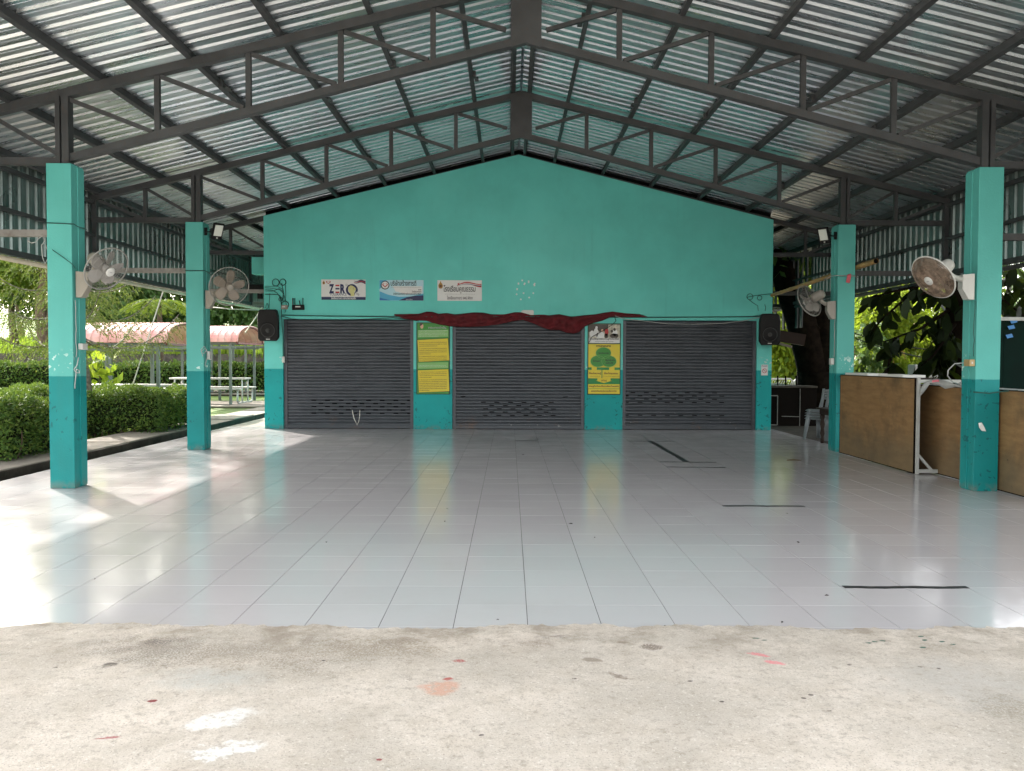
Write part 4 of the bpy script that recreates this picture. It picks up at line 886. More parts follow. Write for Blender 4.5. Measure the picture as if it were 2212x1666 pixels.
sf = empty('speaker_shelf', (a_.x, 17.1, a_.z), 'dark wooden shelf box jutting out beside the right loudspeaker', 'shelf')
mb = MB(); mb.beam((a_.x-.05, 17.12, a_.z-.02), (b_.x, 17.0, b_.z-.02), .36, .22); mb.build('box', m_wood, sf)
mb = MB(); mb.beam((a_.x-.05, 17.12, a_.z-.16), (b_.x-.25, 17.0, b_.z-.155), .38, .05); mb.build('board', m_path, sf)

# ================================================================== fans
def fan(label, mount, c, f, D, blade, wire, base, nw, rows, mside, dense=False, hub=None):
    c = Vector(c); f = Vector(f).normalized(); t = empty('wall_fan', mount, label, 'fan')
    rr = D/2; a = f.orthogonal().normalized(); up = Vector((0, 0, 1)); a = f.cross(up).normalized(); b = a.cross(f)
    mx, my, mz = mount
    mb = MB()
    pr = [(-.055, -.17), (.055, -.17), (.075, -.10), (.075, .10), (-.075, .10), (-.075, -.10)]
    # tapering wall bracket: broad at the pillar, narrow at the neck
    vs = []
    for dx, ky, z0, z1 in ((0, 1.0, -.16, .125), (.06, .96, -.155, .12), (.125, .8, -.04, .115)):
        for sy, sz in ((-1, 0), (1, 0), (1, 1), (-1, 1)): vs.append((mx + mside*dx, my + sy*.062*ky, mz + (z1 if sz else z0)))
    mb.add(vs, [(3,2,1,0), (8,9,10,11)] + [(k*4+i, k*4+(i+1)%4, k*4+4+(i+1)%4, k*4+4+i) for k in (0, 1) for i in range(4)])
    fixn(mb.build('bracket', base, t))
    neck = Vector((mx + mside*.10, my, mz + .06)); back = c - f*.15
    mb = MB(); mb.tube([neck, neck.lerp(back, .5) + Vector((0, 0, -.02)), back], [.034, .03, .034], 10); mb.build('neck', base, t, True)
    mb = MB(); mb.lathe([(.03, -.28), (.062, -.265), (.072, -.22), (.075, -.13), (.07, -.085), (.03, -.08)], c, f, 24); mo = mb.build('motor_housing', base, t, True)
    mb = MB(); mb.lathe([(.012, -.09), (.012, .03)], c, f, 8); mb.build('shaft', m_greyc, t)
    mb = MB(); mb.lathe([(.05, -.045), (.052, -.01), (.04, .02), (.005, .025)], c, f, 20); mb.build('blade_hub', blade, t, True)
    for k in range(5):
        th = 2*math.pi*k/5 + .35; e = a*math.cos(th) + b*math.sin(th); g = -a*math.sin(th) + b*math.cos(th)
        mb = MB(); vs = []; NR, NC = 7, 6
        for i in range(NR+1):
            s_ = i/NR; rad = .045 + s_*(rr*.86 - .045); wdt = rr*(.12 + .52*math.sin(math.pi*(.12 + .62*s_))**1.2)*(1 if s_ < .92 else .8)
            for j in range(NC+1):
                q = j/NC - .42; vs.append(c - f*.012 + e*(rad - abs(q)*s_*.03) + g*(q*wdt*.8) + f*(-q*wdt*.36))
        n = NC+1; mb.add(vs, [(i*n+j, i*n+j+1, (i+1)*n+j+1, (i+1)*n+j) for i in range(NR) for j in range(NC)])
        o = mb.build('blade', blade, t, True); md = o.modifiers.new('thickness', 'SOLIDIFY'); md.thickness = .0025
    mb = MB(); mb.ring(c, f, rr, .0085, 56, 8); rm = mb.build('guard_rim', m_wire if not dense else m_wplas, t, True)
    wr = .0011 if not dense else .0021
    for side, dep, nm in ((1, .075, 'front_guard'), (-1, .075, 'rear_guard')):
        mb = MB(); N_ = nw if side > 0 else nw//2
        for k in range(N_):
            th = 2*math.pi*(k + .5*(side < 0))/N_; e = a*math.cos(th) + b*math.sin(th); e2 = a*math.cos(th+.25*side) + b*math.sin(th+.25*side)
            pts = [c + e*(rr*s_) + e2*(0) + f*side*dep*(1 - s_**2.6)**.6 for s_ in (.15, .35, .55, .75, .9, 1.0)]
            mb.tube(pts, wr, 3, False)
        for s_ in rows: mb.ring(c + f*side*dep*(1 - s_**2.6)**.6, f, rr*s_, wr*1.4, 36, 4)
        mb.build(nm, wire, t)
    mb = MB(); mb.lathe([(.04, .062), (.052, .070), (.052, .078), (.044, .084), (.004, .086)], c, f, 24); hc = mb.build('hub_cap', hub or m_wplas, t, True)
    q = c + f*.0865
    mb = MB(); mb.box(q, (.03, .002, .008), f.to_track_quat('-Y', 'Z').to_matrix()); mb.build('badge', m_grey, t)
    return t
XIL, XIR = CX - PD + .13, CX + PD - .13
c1 = at(230, 581, 9.16); fan('translucent grey wall fan with wide blades on the front left pillar', (XIL+.006, 9.30, at(172, 612, 9.3).z), c1, (.76, -.39, -.515), .50, m_blade, m_wire, m_bplas, 64, (.33, .62, .85), 1)
c2 = at(495, 619, 12.85); fan('beige wall fan with open wire guard on the left pillar nearer the wall', (XIL+.006, 13.22, at(455, 645, 13.2).z), c2, (.525, -.79, -.31), .59, m_bladeb, m_wire, m_bplas, 72, (.33, .62, .85), 1, hub=m_bplas)
c3 = at(2016, 599, 8.98); fan('white wall fan with brown dusty guard on the front right pillar', (XIR-.006, 9.28, at(2085, 617, 9.28).z), c3, (-.78, -.25, -.566), .51, m_bladeb, m_wired, m_wplas, 150, (.25, .4, .55, .7, .85), -1, True)
c4 = at(1748, 650, 13.25); fan('grey wall fan turned to the wall on the right pillar beside the bamboo pole', (XIR-.006, 13.20, at(1795, 668, 13.2).z), c4, (-.515, .75, -.385), .52, m_blade, m_wire, m_gplas, 56, (.33, .62, .85), -1)

# ================================================================== floodlights
def flood(label, c, fwd, mount):
    c = Vector(c); t = empty('floodlight', mount, label, 'floodlight', None)
    rot = Vector(fwd).normalized().to_track_quat('-Y', 'Z').to_matrix()
    mb = MB(); mb.cbox(c, (.17, .045, .26), .01, rot); mb.build('housing', m_black, t)
    mb = MB(); mb.cbox(c + rot @ Vector((0, -.024, .02)), (.125, .008, .175), .003, rot); mb.build('lens', m_glassl, t)
    mb = MB(); mb.lathe([(.012, 0), (.012, .012), (.004, .016)], c + rot @ Vector((.0, -.022, -.098)), rot @ Vector((0, -1, 0)), 12); mb.build('sensor', m_wplas, t)
    mb = MB(); mb.beam(c + rot @ Vector((0, .02, 0)), Vector(mount), .03, .012); mb.beam(Vector(mount) + Vector((0, 0, -.05)), Vector(mount) + Vector((0, 0, .07)), .05, .012); mb.build('bracket', m_black, t)
    return t
flood('black floodlight on the left pillar, tilted towards the hall', at(470, 500, 13.02), (.60, -.62, -.45), (XIL+.012, 13.18, at(455, 500, 13.1).z))
flood('black floodlight on the right pillar, tilted towards the hall', at(1780, 509, 13.02), (-.62, -.62, -.45), (XIR-.012, 13.18, at(1795, 509, 13.1).z))

# ================================================================== boxes and cables on the pillars
def wallbox(label, c, size, mat, holes=0, name='socket_box', cat='socket'):
    t = empty(name, c, label, cat); mb = MB(); mb.cbox(c, size, .006); mb.build('body', mat, t)
    for k in range(holes):
        mb = MB(); mb.box((c[0] + (k - (holes-1)/2)*.03, c[1] - size[1]/2 - .001, c[2]), (.016, .004, .022)); mb.build('switch', m_wplas, t)
    return t
q = at(180, 749, 9.36); wallbox('white socket box on the front left pillar below the fan', (XIL+.03, 9.33, q.z), (.05, .115, .068), m_wplas, 1)
q = at(451, 768, 13.3); wallbox('white socket box on the left pillar nearer the wall', (XIL+.026, 13.26, q.z), (.05, .10, .13), m_wplas, 1)
q = at(1793, 781, 13.2); wallbox('white socket box on the right pillar beside the tree trunk', (XIR-.026, 13.22, q.z), (.05, .09, .10), m_wplas, 1)
q = at(2090, 784, 9.25); wallbox('yellowed socket box with plugged-in grey lead on the front right pillar', (XIR-.03, 9.25, q.z), (.06, .12, .075), M('yellowed_plastic', (.42, .30, .13), .45), 1)
q = at(608, 777, YW); wallbox('white switch box on the left wall pier beside the shutter', (SH[0][0]+.012, YW-.02, q.z), (.05, .05, .125), m_wplas, 1)
P_ = lambda px, py, Y: at(px, py, Y)
q = P_(2080, 785, 9.2); cable([P_(2082, 784, 9.2), P_(2062, 786, 9.17), P_(2048, 800, 9.16), P_(2047, 812, 9.16), P_(2056, 824, 9.3), P_(2076, 834, 9.5)], .006, m_greyc, 'grey lead looping from the yellowed socket on the front right pillar')
def onface(x, y, zs, r, mat, label): return cable([Vector((x + random.uniform(-.006, .006), y, z)) for z in zs], r, mat, label)
zt = at(170, 640, 9.3).z
onface(XIL+.012, 9.22, np.linspace(zt-.05, at(170, 772, 9.2).z, 9), .0045, m_greyc, 'thin grey wire down the side of the front left pillar')
lp = [P_(170, 772, 9.16), P_(166, 790, 9.15), P_(160, 798, 9.15), P_(164, 805, 9.15), P_(172, 806, 9.15), P_(171, 800, 9.15), P_(165, 797, 9.15), P_(164, 812, 9.15), P_(162, 830, 9.15), P_(162, 840, 9.15)]
cable(lp, .005, m_greyc, 'loose grey wire loop hanging at the paint line of the front left pillar')
onface(XIR-.012, 9.2, np.linspace(at(2090, 650, 9.2).z, at(2090, 770, 9.2).z, 8), .004, m_cable, 'thin wire down the side of the front right pillar')
onface(XIR-.012, 13.15, np.linspace(at(1795, 690, 13.2).z, at(1795, 772, 13.2).z, 8), .005, m_greyc, 'thin wire below the fan on the right pillar beside the bamboo pole')
q = [P_(438, 770, 13.1), P_(434, 755, 13.1), P_(441, 748, 13.09), P_(447, 757, 13.09), P_(440, 764, 13.09), P_(434, 760, 13.09), P_(444, 752, 13.09), P_(449, 766, 13.1), P_(443, 790, 13.1)]
cable(q, .005, m_greyc, 'small tangle of grey wire on the left pillar nearer the wall')
zc = at(130, 482, 9.2).z
cable([(CX-PD-.16, 9.19, zc), (CX-PD+.15, 9.185, zc-.012), (CX-PD+.16, 9.25, zc-.03), (CX-PD+.155, 9.45, zc-.03)], .006, m_cable, 'green wire tied around the upper part of the front left pillar')
zc = at(430, 585, 13.1).z
cable([(CX-PD-.16, 13.11, zc), (CX-PD+.15, 13.105, zc), (CX-PD+.16, 13.2, zc-.01), (CX-PD+.15, 13.37, zc-.04)], .008, m_cable, 'green wire tied around the left pillar nearer the wall')
cable([P_(113, 540, 9.18), P_(135, 555, 9.18), P_(155, 570, 9.18), P_(163, 580, 9.18)], .004, m_cable, 'thin wire slanting across the front left pillar to its fan')
# lamp tangle on the left outrigger
ct = MB()
for pts in ([(82,517),(92,509),(98,520),(90,530),(92,556),(97,570),(104,558),(105,545),(98,528)], [(60,520),(68,525),(78,523),(86,512)]): ct.tube([P_(a, b, 9.3) for a, b in pts], .006, 5)
tag(ct.build('wire_bundle', m_greyc, smooth=True), 'loose bundle of grey wires hanging from the bar beside the front left pillar', 'cable')

# ================================================================== boards on the right
def board(label, x, y0, y1, h, frame):
    t = empty('plywood_board', (x, (y0+y1)/2, 0), label, 'board')
    mb = MB(); mb.b2((x-.006, y0+.012, .02), (x+.006, y1-.012, h-.012)); mb.build('panel', m_plyw, t)
    for nm, lo, hi in (('edge_strip', (x-.008, y0, .008), (x+.012, y0+.012, h)), ('edge_strip', (x-.008, y1-.012, .008), (x+.012, y1, h)), ('edge_strip', (x-.008, y0+.012, h-.012), (x+.012, y1-.012, h)), ('edge_strip', (x-.008, y0+.012, .008), (x+.012, y1-.012, .02))):
        mb = MB(); mb.b2(lo, hi); mb.build(nm, m_plye, t)
    if frame:
        for yy in (y0 - .008, y1 - .05):
            mb = MB(); mb.b2((x+.013, yy-.02, .004), (x+.05, yy+.02, h+.0)); mb.build('upright', m_white, t)
            mb = MB(); mb.b2((x+.05, yy-.02, .02), (x+.56, yy+.02, .065)); mb.build('foot', m_white, t)
            mb = MB(); mb.beam((x+.04, yy, .25), (x+.22, yy, .05), .03, .03, up=(0, 1, 0)); mb.build('brace', m_white, t)
            mb = MB(); mb.b2((x+.05, yy-.02, h-.06), (x+.56, yy+.02, h-.02)); mb.build('top_rail', m_white, t)
    else:
        mb = MB(); mb.b2((x+.013, y0+.2, h-.03), (x+.35, y1-.05, h-.002)); mb.build('top_shelf', m_greyc, t)
    return t
board('brown plywood board on a white foot frame between the two right pillars', 5.105, 10.56, 12.95, 1.215, True)
board('brown plywood board standing behind the front right pillar', 5.40, 8.15, 11.35, 1.12, False)
for (y0, y1, lb) in ((12.1, 12.9, 'white foam sheet lying behind the top of the plywood board near the pillar'), (11.0, 11.75, 'short white foam sheet lying behind the top of the plywood board')):
    mb = MB(); mb.cbox((5.30, (y0+y1)/2, 1.205 + .022), (.30, y1-y0, .035), .004); tag(mb.build('foam_sheet', m_paper), lb, 'sheet')
mb = MB(); mb.b2((5.12, 10.7, 1.16), (5.48, 12.9, 1.208)); tag(mb.build('shelf_plank', m_wood), 'dark plank behind the framed plywood board, carrying foam sheets', 'plank')
pts = [P_(1986, 850, 10.5), P_(1996, 836, 10.48), P_(2008, 825, 10.48), P_(2022, 824, 10.45), P_(2040, 831, 10.3), P_(2062, 833, 10.1), P_(2076, 831, 9.9)]
vs = []
for i, p in enumerate(pts): k = .035 + .02*math.sin(i*2.1); vs += [p + Vector((0, 0, k)), p + Vector((.0, -.02, -k))]
mb = MB(); mb.add(vs, [(2*i, 2*i+1, 2*i+3, 2*i+2) for i in range(len(pts)-1)]); o = mb.build('plastic_strip', m_greyc, smooth=True); o.modifiers.new('t', 'SOLIDIFY').thickness = .004
tag(o, 'crumpled pale plastic strip tied to the corner of the framed board', 'strip')
mb = MB(); p = P_(2024, 826, 10.42); mb.tube([p + Vector((-.06, 0, .01)), p + Vector((0, -.02, .02)), p + Vector((.07, 0, 0))], .014, 6); tag(mb.build('pink_ribbon', F('pink_cloth', (.75, .2, .25))), 'bright pink scrap of ribbon beside the plastic strip', 'ribbon')
zc = at(2120, 847, 9.15).z
cable([(5.03, 9.10, zc), (5.20, 9.095, zc-.012), (5.37, 9.10, zc+.012), (5.45, 9.0, zc+.02)], .008, m_cable, 'cord tied around the front right pillar at the paint line')
q = at(2122, 922, 9.16); mb = MB(); mb.add([(q.x-.035, 9.175, q.z+.04), (q.x-.01, 9.16, q.z+.045), (q.x+.02, 9.165, q.z+.0), (q.x+.045, 9.17, q.z-.05), (q.x+.0, 9.172, q.z-.045), (q.x-.03, 9.17, q.z-.01)], [(0,1,2,3,4,5)])
o = mb.build('paper_scrap', m_paper); o.modifiers.new('t', 'SOLIDIFY').thickness = .008; tag(o, 'torn white paper scrap stuck low on the front right pillar', 'paper')
# bamboo pole tied outside the right pillar
a_ = at(1668, 638, 17.1); b_ = at(1893, 564, 12.55)
bp = empty('bamboo_pole', a_, 'yellow bamboo pole slung from the wall corner past the right pillar', 'pole')
mb = MB(); N_ = 44; pts = [a_.lerp(b_, i/N_) for i in range(N_+1)]; mb.tube(pts, [.031 + (.006 if i % 5 == 0 else 0) + .010*i/N_ for i in range(N_+1)], 12, False); mb.build('stem', m_bamboo, bp, True)
mb = MB(); d_ = (b_-a_).normalized(); mb.lathe([(.034, 0), (.030, .004)], b_ - d_*.02, d_, 14); mb.build('hollow_end', m_dark, bp)
zc = at(1815, 596, 13.1).z
cable([P_(1780, 605, 13.6), P_(1793, 597, 13.09), P_(1805, 595.5, 13.09), P_(1846, 596.5, 13.09), P_(1852, 600, 13.4)], .008, m_greyc, 'thin grey string tied round the right pillar below the bamboo pole', 'string', cat='string')
q = at(1833, 603, 13.08); mb = MB(); mb.cbox(q, (.06, .02, .12), .008, Matrix.Rotation(.2, 3, 'Y')); mb.tube([q + Vector((-.02, 0, .05)), q + Vector((.03, -.01, .07))], .014, 6); tag(mb.build('pink_rag', F('pink_rag', (.55, .09, .12))), 'pink rag knotted on the string round the right pillar', 'rag')

# ================================================================== tape and scraps on the floor
ZF = 0.0012
def floorstrip(px0, py0, px1, py1, wdt, label):
    a = Vector((*fpt(px0, py0), ZF)); b = Vector((*fpt(px1, py1), ZF)); d = (b-a).normalized(); nrm = Vector((-d.y, d.x, 0)); n = 26
    vs = []; L_ = (b-a).length
    for i in range(n+1):
        p = a.lerp(b, i/n) + nrm*(.006*math.sin(i*.5 + px0)); r_ = wdt/2*(1 + .10*math.sin(i*1.7 + px1)); 
        if i in (0, n): p += d*random.uniform(-.01, .01)
        vs += [p + nrm*r_, p - nrm*r_, p + nrm*r_ + Vector((0, 0, .0012)), p - nrm*r_ + Vector((0, 0, .0012))]
    mb = MB(); fs = []
    for i in range(n): k = 4*i; fs += [(k+2, k+3, k+7, k+6), (k+2, k+6, k+4, k), (k+1, k+5, k+7, k+3)]
    fs += [(0, 1, 3, 2), (4*n+1, 4*n, 4*n+2, 4*n+3)]
    mb.add(vs, fs); return tag(mb.build('floor_tape', m_tape), label, 'tape')
floorstrip(1823, 1269, 2093, 1269.5, .05, 'wide black tape strip on the floor with curled left end, near the concrete')
floorstrip(1562, 1093, 1739, 1094, .058, 'black tape strip alone on the floor between the concrete and plywood board')
floorstrip(1439, 1009, 1567, 1010, .072, 'black tape strip beside the paired strip with the long diagonal tape')
floorstrip(1424, 998, 1548, 999, .072, 'black tape strip touching the near end of the diagonal tape')
floorstrip(1406, 954, 1484, 998, .085, 'long black diagonal tape strip joining two cross strips on the floor')
floorstrip(1358, 953, 1456, 953.5, .08, 'black tape strip at the far end of the diagonal tape')
floorstrip(1113, 952, 1163, 952.3, .08, 'short black tape strip on the floor before the middle shutter')
for i, (px, py) in enumerate(((966, 1100), (961, 1127), (1233, 1132), (1285, 1162), (1724, 1172), (1786, 1287), (205, 1252), (1436, 1354), (1690, 1345), (1700, 1110), (1130, 983), (705, 1172), (1075, 1340))):
    x, y = fpt(px, py); mb = MB(); a_ = i*1.3; s_ = (.014 + .006*(i % 3))*min(1, y/9)
    pts = [(math.cos(a_)*s_, math.sin(a_)*s_, .001), (math.cos(a_+1.5)*s_*.4, math.sin(a_+1.5)*s_*.4, .006), (-math.cos(a_)*s_, -math.sin(a_)*s_, .002), (math.cos(a_-1.5)*s_*.4, math.sin(a_-1.5)*s_*.4, .007)]
    mb.add([(x+p, y+q, ZF+r_) for p, q, r_ in pts], [(0,1,2,3)]); o = mb.build('leaf_scrap', m_wood); o.modifiers.new('t', 'SOLIDIFY').thickness = .002
    tag(o, 'tiny dark dry leaf scrap lying on the pale floor tiles', 'leaf', 'leaf scraps on the tiled floor')
x, y = fpt(1713, 995); mb = MB(); mb.add([(x-.10, y-.03, .003), (x+.02, y-.05, .012), (x+.12, y+.0, .004), (x+.03, y+.06, .018), (x-.07, y+.05, .006)], [(0,1,2,3,4)]); o = mb.build('cardboard_scrap', m_plyw); o.modifiers.new('t', 'SOLIDIFY').thickness = .004
tag(o, 'crumpled brown cardboard scrap on the floor by the right pillar', 'cardboard')

# ================================================================== chairs and table at the right edge
def chair(label, loc, rz, group):
    t = empty('plastic_chair', (0, 0, 0), label, 'chair', group)
    def put(nm, vs, fs, th=.006):
        mb = MB(); mb.add(vs, fs); o = mb.build(nm, m_chair, t, True); md = o.modifiers.new('t', 'SOLIDIFY'); md.thickness = th; md.offset = 0; return o
    # seat faces -x, pan 0.42 deep
    nx_, ny_ = 6, 6; vs = []
    for i in range(nx_+1):
        for j in range(ny_+1):
            x = -.21 + .42*i/nx_; y = (-.22 + .44*j/ny_)*(1 - .12*i/nx_); vs.append((x, y, .45 - .02*i/nx_ - .012*math.sin(math.pi*j/ny_) - (.03 if i == 0 else 0)))
    n = ny_+1; put('seat', vs, [(i*n+j, (i+1)*n+j, (i+1)*n+j+1, i*n+j+1) for i in range(nx_) for j in range(ny_)])
    # back: two side rails, a top band and slats
    for s in (-1, 1):
        vs = []
        for k in range(7):
            z = .43 + .42*k/6; x = .20 + .10*(k/6) + .02*math.sin(k/6*3); y = s*(.195 - .015*k/6)
            vs += [(x-.012, y-.022, z), (x-.012, y+.022, z)]
        put('back_rail', vs, [(2*k, 2*k+1, 2*k+3, 2*k+2) for k in range(6)], .012)
    vs = []
    for k in range(9):
        y = -.19 + .38*k/8; x = .295 + .03*math.cos((k-4)/4*1.4); vs += [(x-.01, y, .79), (x, y, .85 - .02*abs(k-4)/4)]
    put('top_band', vs, [(2*k, 2*k+1, 2*k+3, 2*k+2) for k in range(8)], .012)
    for yy in (-.09, 0, .09): put('back_slat', [(.215, yy-.022, .45), (.215, yy+.022, .45), (.295+.015, yy+.018, .80), (.295+.015, yy-.018, .80)], [(0,1,2,3)], .008)
    for sx in (-1, 1):
        for sy in (-1, 1):
            x0, y0 = sx*.185 + (.0 if sx < 0 else .0), sy*.195; x1, y1 = sx*.235, sy*.225
            vs = [(x0-sx*.075, y0, .43), (x0, y0, .435), (x0, y0-sy*.075, .43), (x1-sx*.045, y1, 0), (x1, y1, 0), (x1, y1-sy*.045, 0)]
            put('leg', vs, [(0,1,4,3), (1,2,5,4)], .008)
    t.location = loc; t.rotation_euler = (0, 0, rz); t.scale = (1.05, 1.05, .90); return t
def copy_tree(o, parent=None):
    c = o.copy(); C.objects.link(c); c.parent = parent
    for ch in list(o.children): copy_tree(ch, c)
    return c
ch0 = chair('pale plastic chair at the bottom of the stack beside the right pillar', (5.66, 15.15, -.075 + .075), R(38), 'plastic chairs in one stack')
LBL = ['pale plastic chair second from the bottom of the stack beside the pillar', 'pale plastic chair third from the bottom of the stack beside the pillar', 'pale plastic chair on top of the stack beside the right pillar']
for k in range(3):
    o = copy_tree(ch0); o.location = (5.66 + .006*k, 15.15, .048*(k+1)); o['label'] = LBL[k]
tb = empty('side_table', (5.64, 14.30, 0), 'dark brown wooden table with turned legs behind the right pillar', 'table')
mb = MB(); mb.cbox((5.64, 14.30, .60), (.62, .62, .03), .008); mb.build('top', m_wood, tb)
mb = MB(); mb.b2((5.38, 14.04, .50), (5.90, 14.56, .585)); mb.build('apron', m_wood, tb)
for sx in (-1, 1):
    for sy in (-1, 1):
        mb = MB(); mb.lathe([(.03, 0), (.034, .05), (.022, .1), (.04, .17), (.028, .25), (.042, .33), (.026, .40), (.04, .45), (.04, .50)], (5.64 + sx*.22, 14.30 + sy*.22, -.001), (0, 0, 1), 14); mb.build('leg', m_wood, tb, True)

# ================================================================== left garden
def hedge(name, label, x0, x1, y0, y1, z0, z1, n, stems, mat=m_hedge, size=.055):
    t = empty(name, ((x0+x1)/2, (y0+y1)/2, z0), label, 'hedge', 'clipped hedges in the garden')
    # most leaves sit in the outer shell of the block, the rest inside
    lo = np.array([x0, y0, z0]); hi = np.array([x1, y1, z1]); d = hi - lo
    areas = np.array([d[1]*d[2], d[1]*d[2], d[0]*d[2], d[0]*d[2]*.6, d[0]*d[1]*1.2]); f = rng.choice(5, n, p=areas/areas.sum())
    P = lo + rng.random((n, 3))*d; depth = np.abs(rng.normal(0, .11, n))
    ax = np.array([0, 0, 1, 1, 2])[f]; sg = np.array([0, 1, 0, 1, 1])[f]
    for k in range(3):
        m0 = (ax == k) & (sg == 0); m1 = (ax == k) & (sg == 1); P[m0, k] = lo[k] + depth[m0]; P[m1, k] = hi[k] - depth[m1]
    bw = .05*np.sin(P[:,0]*5.1 + P[:,2]*4) + .04*np.sin(P[:,0]*11 + P[:,1]*9); P[:,1] += bw*.8; P[:,2] += .05*np.sin(P[:,0]*3.7 + P[:,1]*2.9)*(P[:,2] > z0 + .5*d[2]) + .03*np.sin(P[:,0]*13+P[:,1]*7)
    keep = (P[:,2] > z0 + .28*d[2]) | (rng.random(n) < .42); P = P[keep]; P[:,2] = np.maximum(P[:,2], z0 + .02)
    Nn = np.zeros((len(P), 3)); f = f[keep]; Nn[f == 0, 0] = -1; Nn[f == 1, 0] = 1; Nn[f == 2, 1] = -1; Nn[f == 3, 1] = 1; Nn[f == 4, 2] = 1
    U = unit(rng.normal(size=(len(P), 3)) + Nn*.9); L_ = size*rng.uniform(.6, 1.4, len(P))
    leaf_mesh('foliage', P, U, L_, L_*rng.uniform(.4, .65, len(P)), mat, t)
    gx2, gy2 = 40, 10; core = MB(); vs = []                # uneven twig core, the hedge's inner shade put into its dark colour
    def cz(x, y, zz): return zz + .05*math.sin(x*3.7 + y*2.9)
    rngs = [(a, b) for a in (y0+.16, y1-.16) for b in (z0+.22*d[2], z1-.13)]
    for i in range(gx2+1):
        x = x0 + .16 + (x1-x0-.32)*i/gx2
        for (yy, zz) in ((y0+.17, z0+.20*d[2]), (y0+.15, z0+.6*d[2]), (y0+.20, z1-.15), (y1-.20, z1-.15), (y1-.16, z0+.2*d[2])):
            vs.append((x, yy + .06*math.sin(x*7.3 + zz*9) + .04*math.sin(x*15+zz*5), zz + .05*math.sin(x*3.7 + yy*2.9) + .03*math.sin(x*12)))
    core.add(vs, [(i*5+j, (i+1)*5+j, (i+1)*5+j+1, i*5+j+1) for i in range(gx2) for j in range(4)] + [(0,1,2,3,4), tuple(gx2*5+k for k in (4,3,2,1,0))])
    core.build('twig_shade_core', m_hcore, t, True)
    for k in range(stems):
        mb = MB(); x = random.uniform(x0+.1, x1-.05); y = y0 + random.uniform(.06, .3)
        a = Vector((x, y, z0-.03)); limb(mb, a, a + Vector((random.uniform(-.25, .25), random.uniform(-.05, .25), random.uniform(.45, .75)*d[2])), .014, .006, .12); mb.build('stem', m_bark, t, True)
    return t
hedge('hedge', 'clipped hedge with bare lower stems beside the front left pillar', -10.6, -6.82, 11.35, 13.4, -.15, .84, 44000, 30)
hedge('hedge', 'clipped hedge between the two left pillars, ending at the path', -10.5, -6.55, 15.75, 18.1, -.15, .81, 42000, 30)
hedge('hedge', 'sunlit clipped hedge row around the pine trunk', -17, -8.6, 14.5, 15.3, -.15, .60, 20000, 4)
hedge('hedge', 'long far hedge below the stone wall behind the shelters', -26, -4.2, 30.4, 31.8, .08, 1.22, 34000, 0, size=.11)
# stone retaining wall with stones laid along its top
sw = empty('stone_wall', (-15, 36, .2), 'low dark rubble stone wall holding the grassy terrace', 'wall')
mb = MB(); mb.b2((-60, 35.93, .15), (-3.5, 36.3, 1.60)); mb.build('core', m_stone, sw)
for k in range(150):
    x = -40 + k*.245 + random.uniform(-.05, .05)
    for r_ in range(3):
        mb = MB(); s_ = (random.uniform(.26, .36), random.uniform(.10, .2), random.uniform(.30, .42)); mb.cbox((x + (r_ % 2)*.12, 35.86 + random.uniform(-.03, .02), 0.34 + r_*.37), s_, .05, Matrix.Rotation(random.uniform(-.25, .25), 3, 'Y'))
        if k < 96: mb.build('stone', m_stone, sw)
# grass on the terrace
n = 26000; gx_ = rng.uniform(-46, -4, n); gy_ = 35.9 + 26*rng.random(n)**1.6; gz_ = np.interp(gy_, GY, GZ) + .12*np.sin(gx_*.37 + gy_*.2)
P = np.stack([gx_, gy_, gz_ - .03], 1); U = unit(rng.normal(size=(n, 3))*.32 + np.array([0, 0, 1])); L_ = rng.uniform(.2, .62, n)*(1 + .5*np.sin(gx_*.9))
tag(leaf_mesh('terrace_grass', P, U, L_, L_*.16, m_grass), 'tall sunlit grass covering the terrace', 'grass', kind='stuff')
n = 9000; gx_ = rng.uniform(-9.5, -6.8, n); gy_ = rng.uniform(11.4, 19.4, n); P = np.stack([gx_, gy_, np.full(n, -.17)], 1); U = unit(rng.normal(size=(n, 3))*.5 + np.array([0, 0, 1])); L_ = rng.uniform(.05, .16, n)
tag(leaf_mesh('bed_grass', P, U, L_, L_*.2, m_grass), 'weeds and short grass at the foot of the hedges', 'grass', kind='stuff')

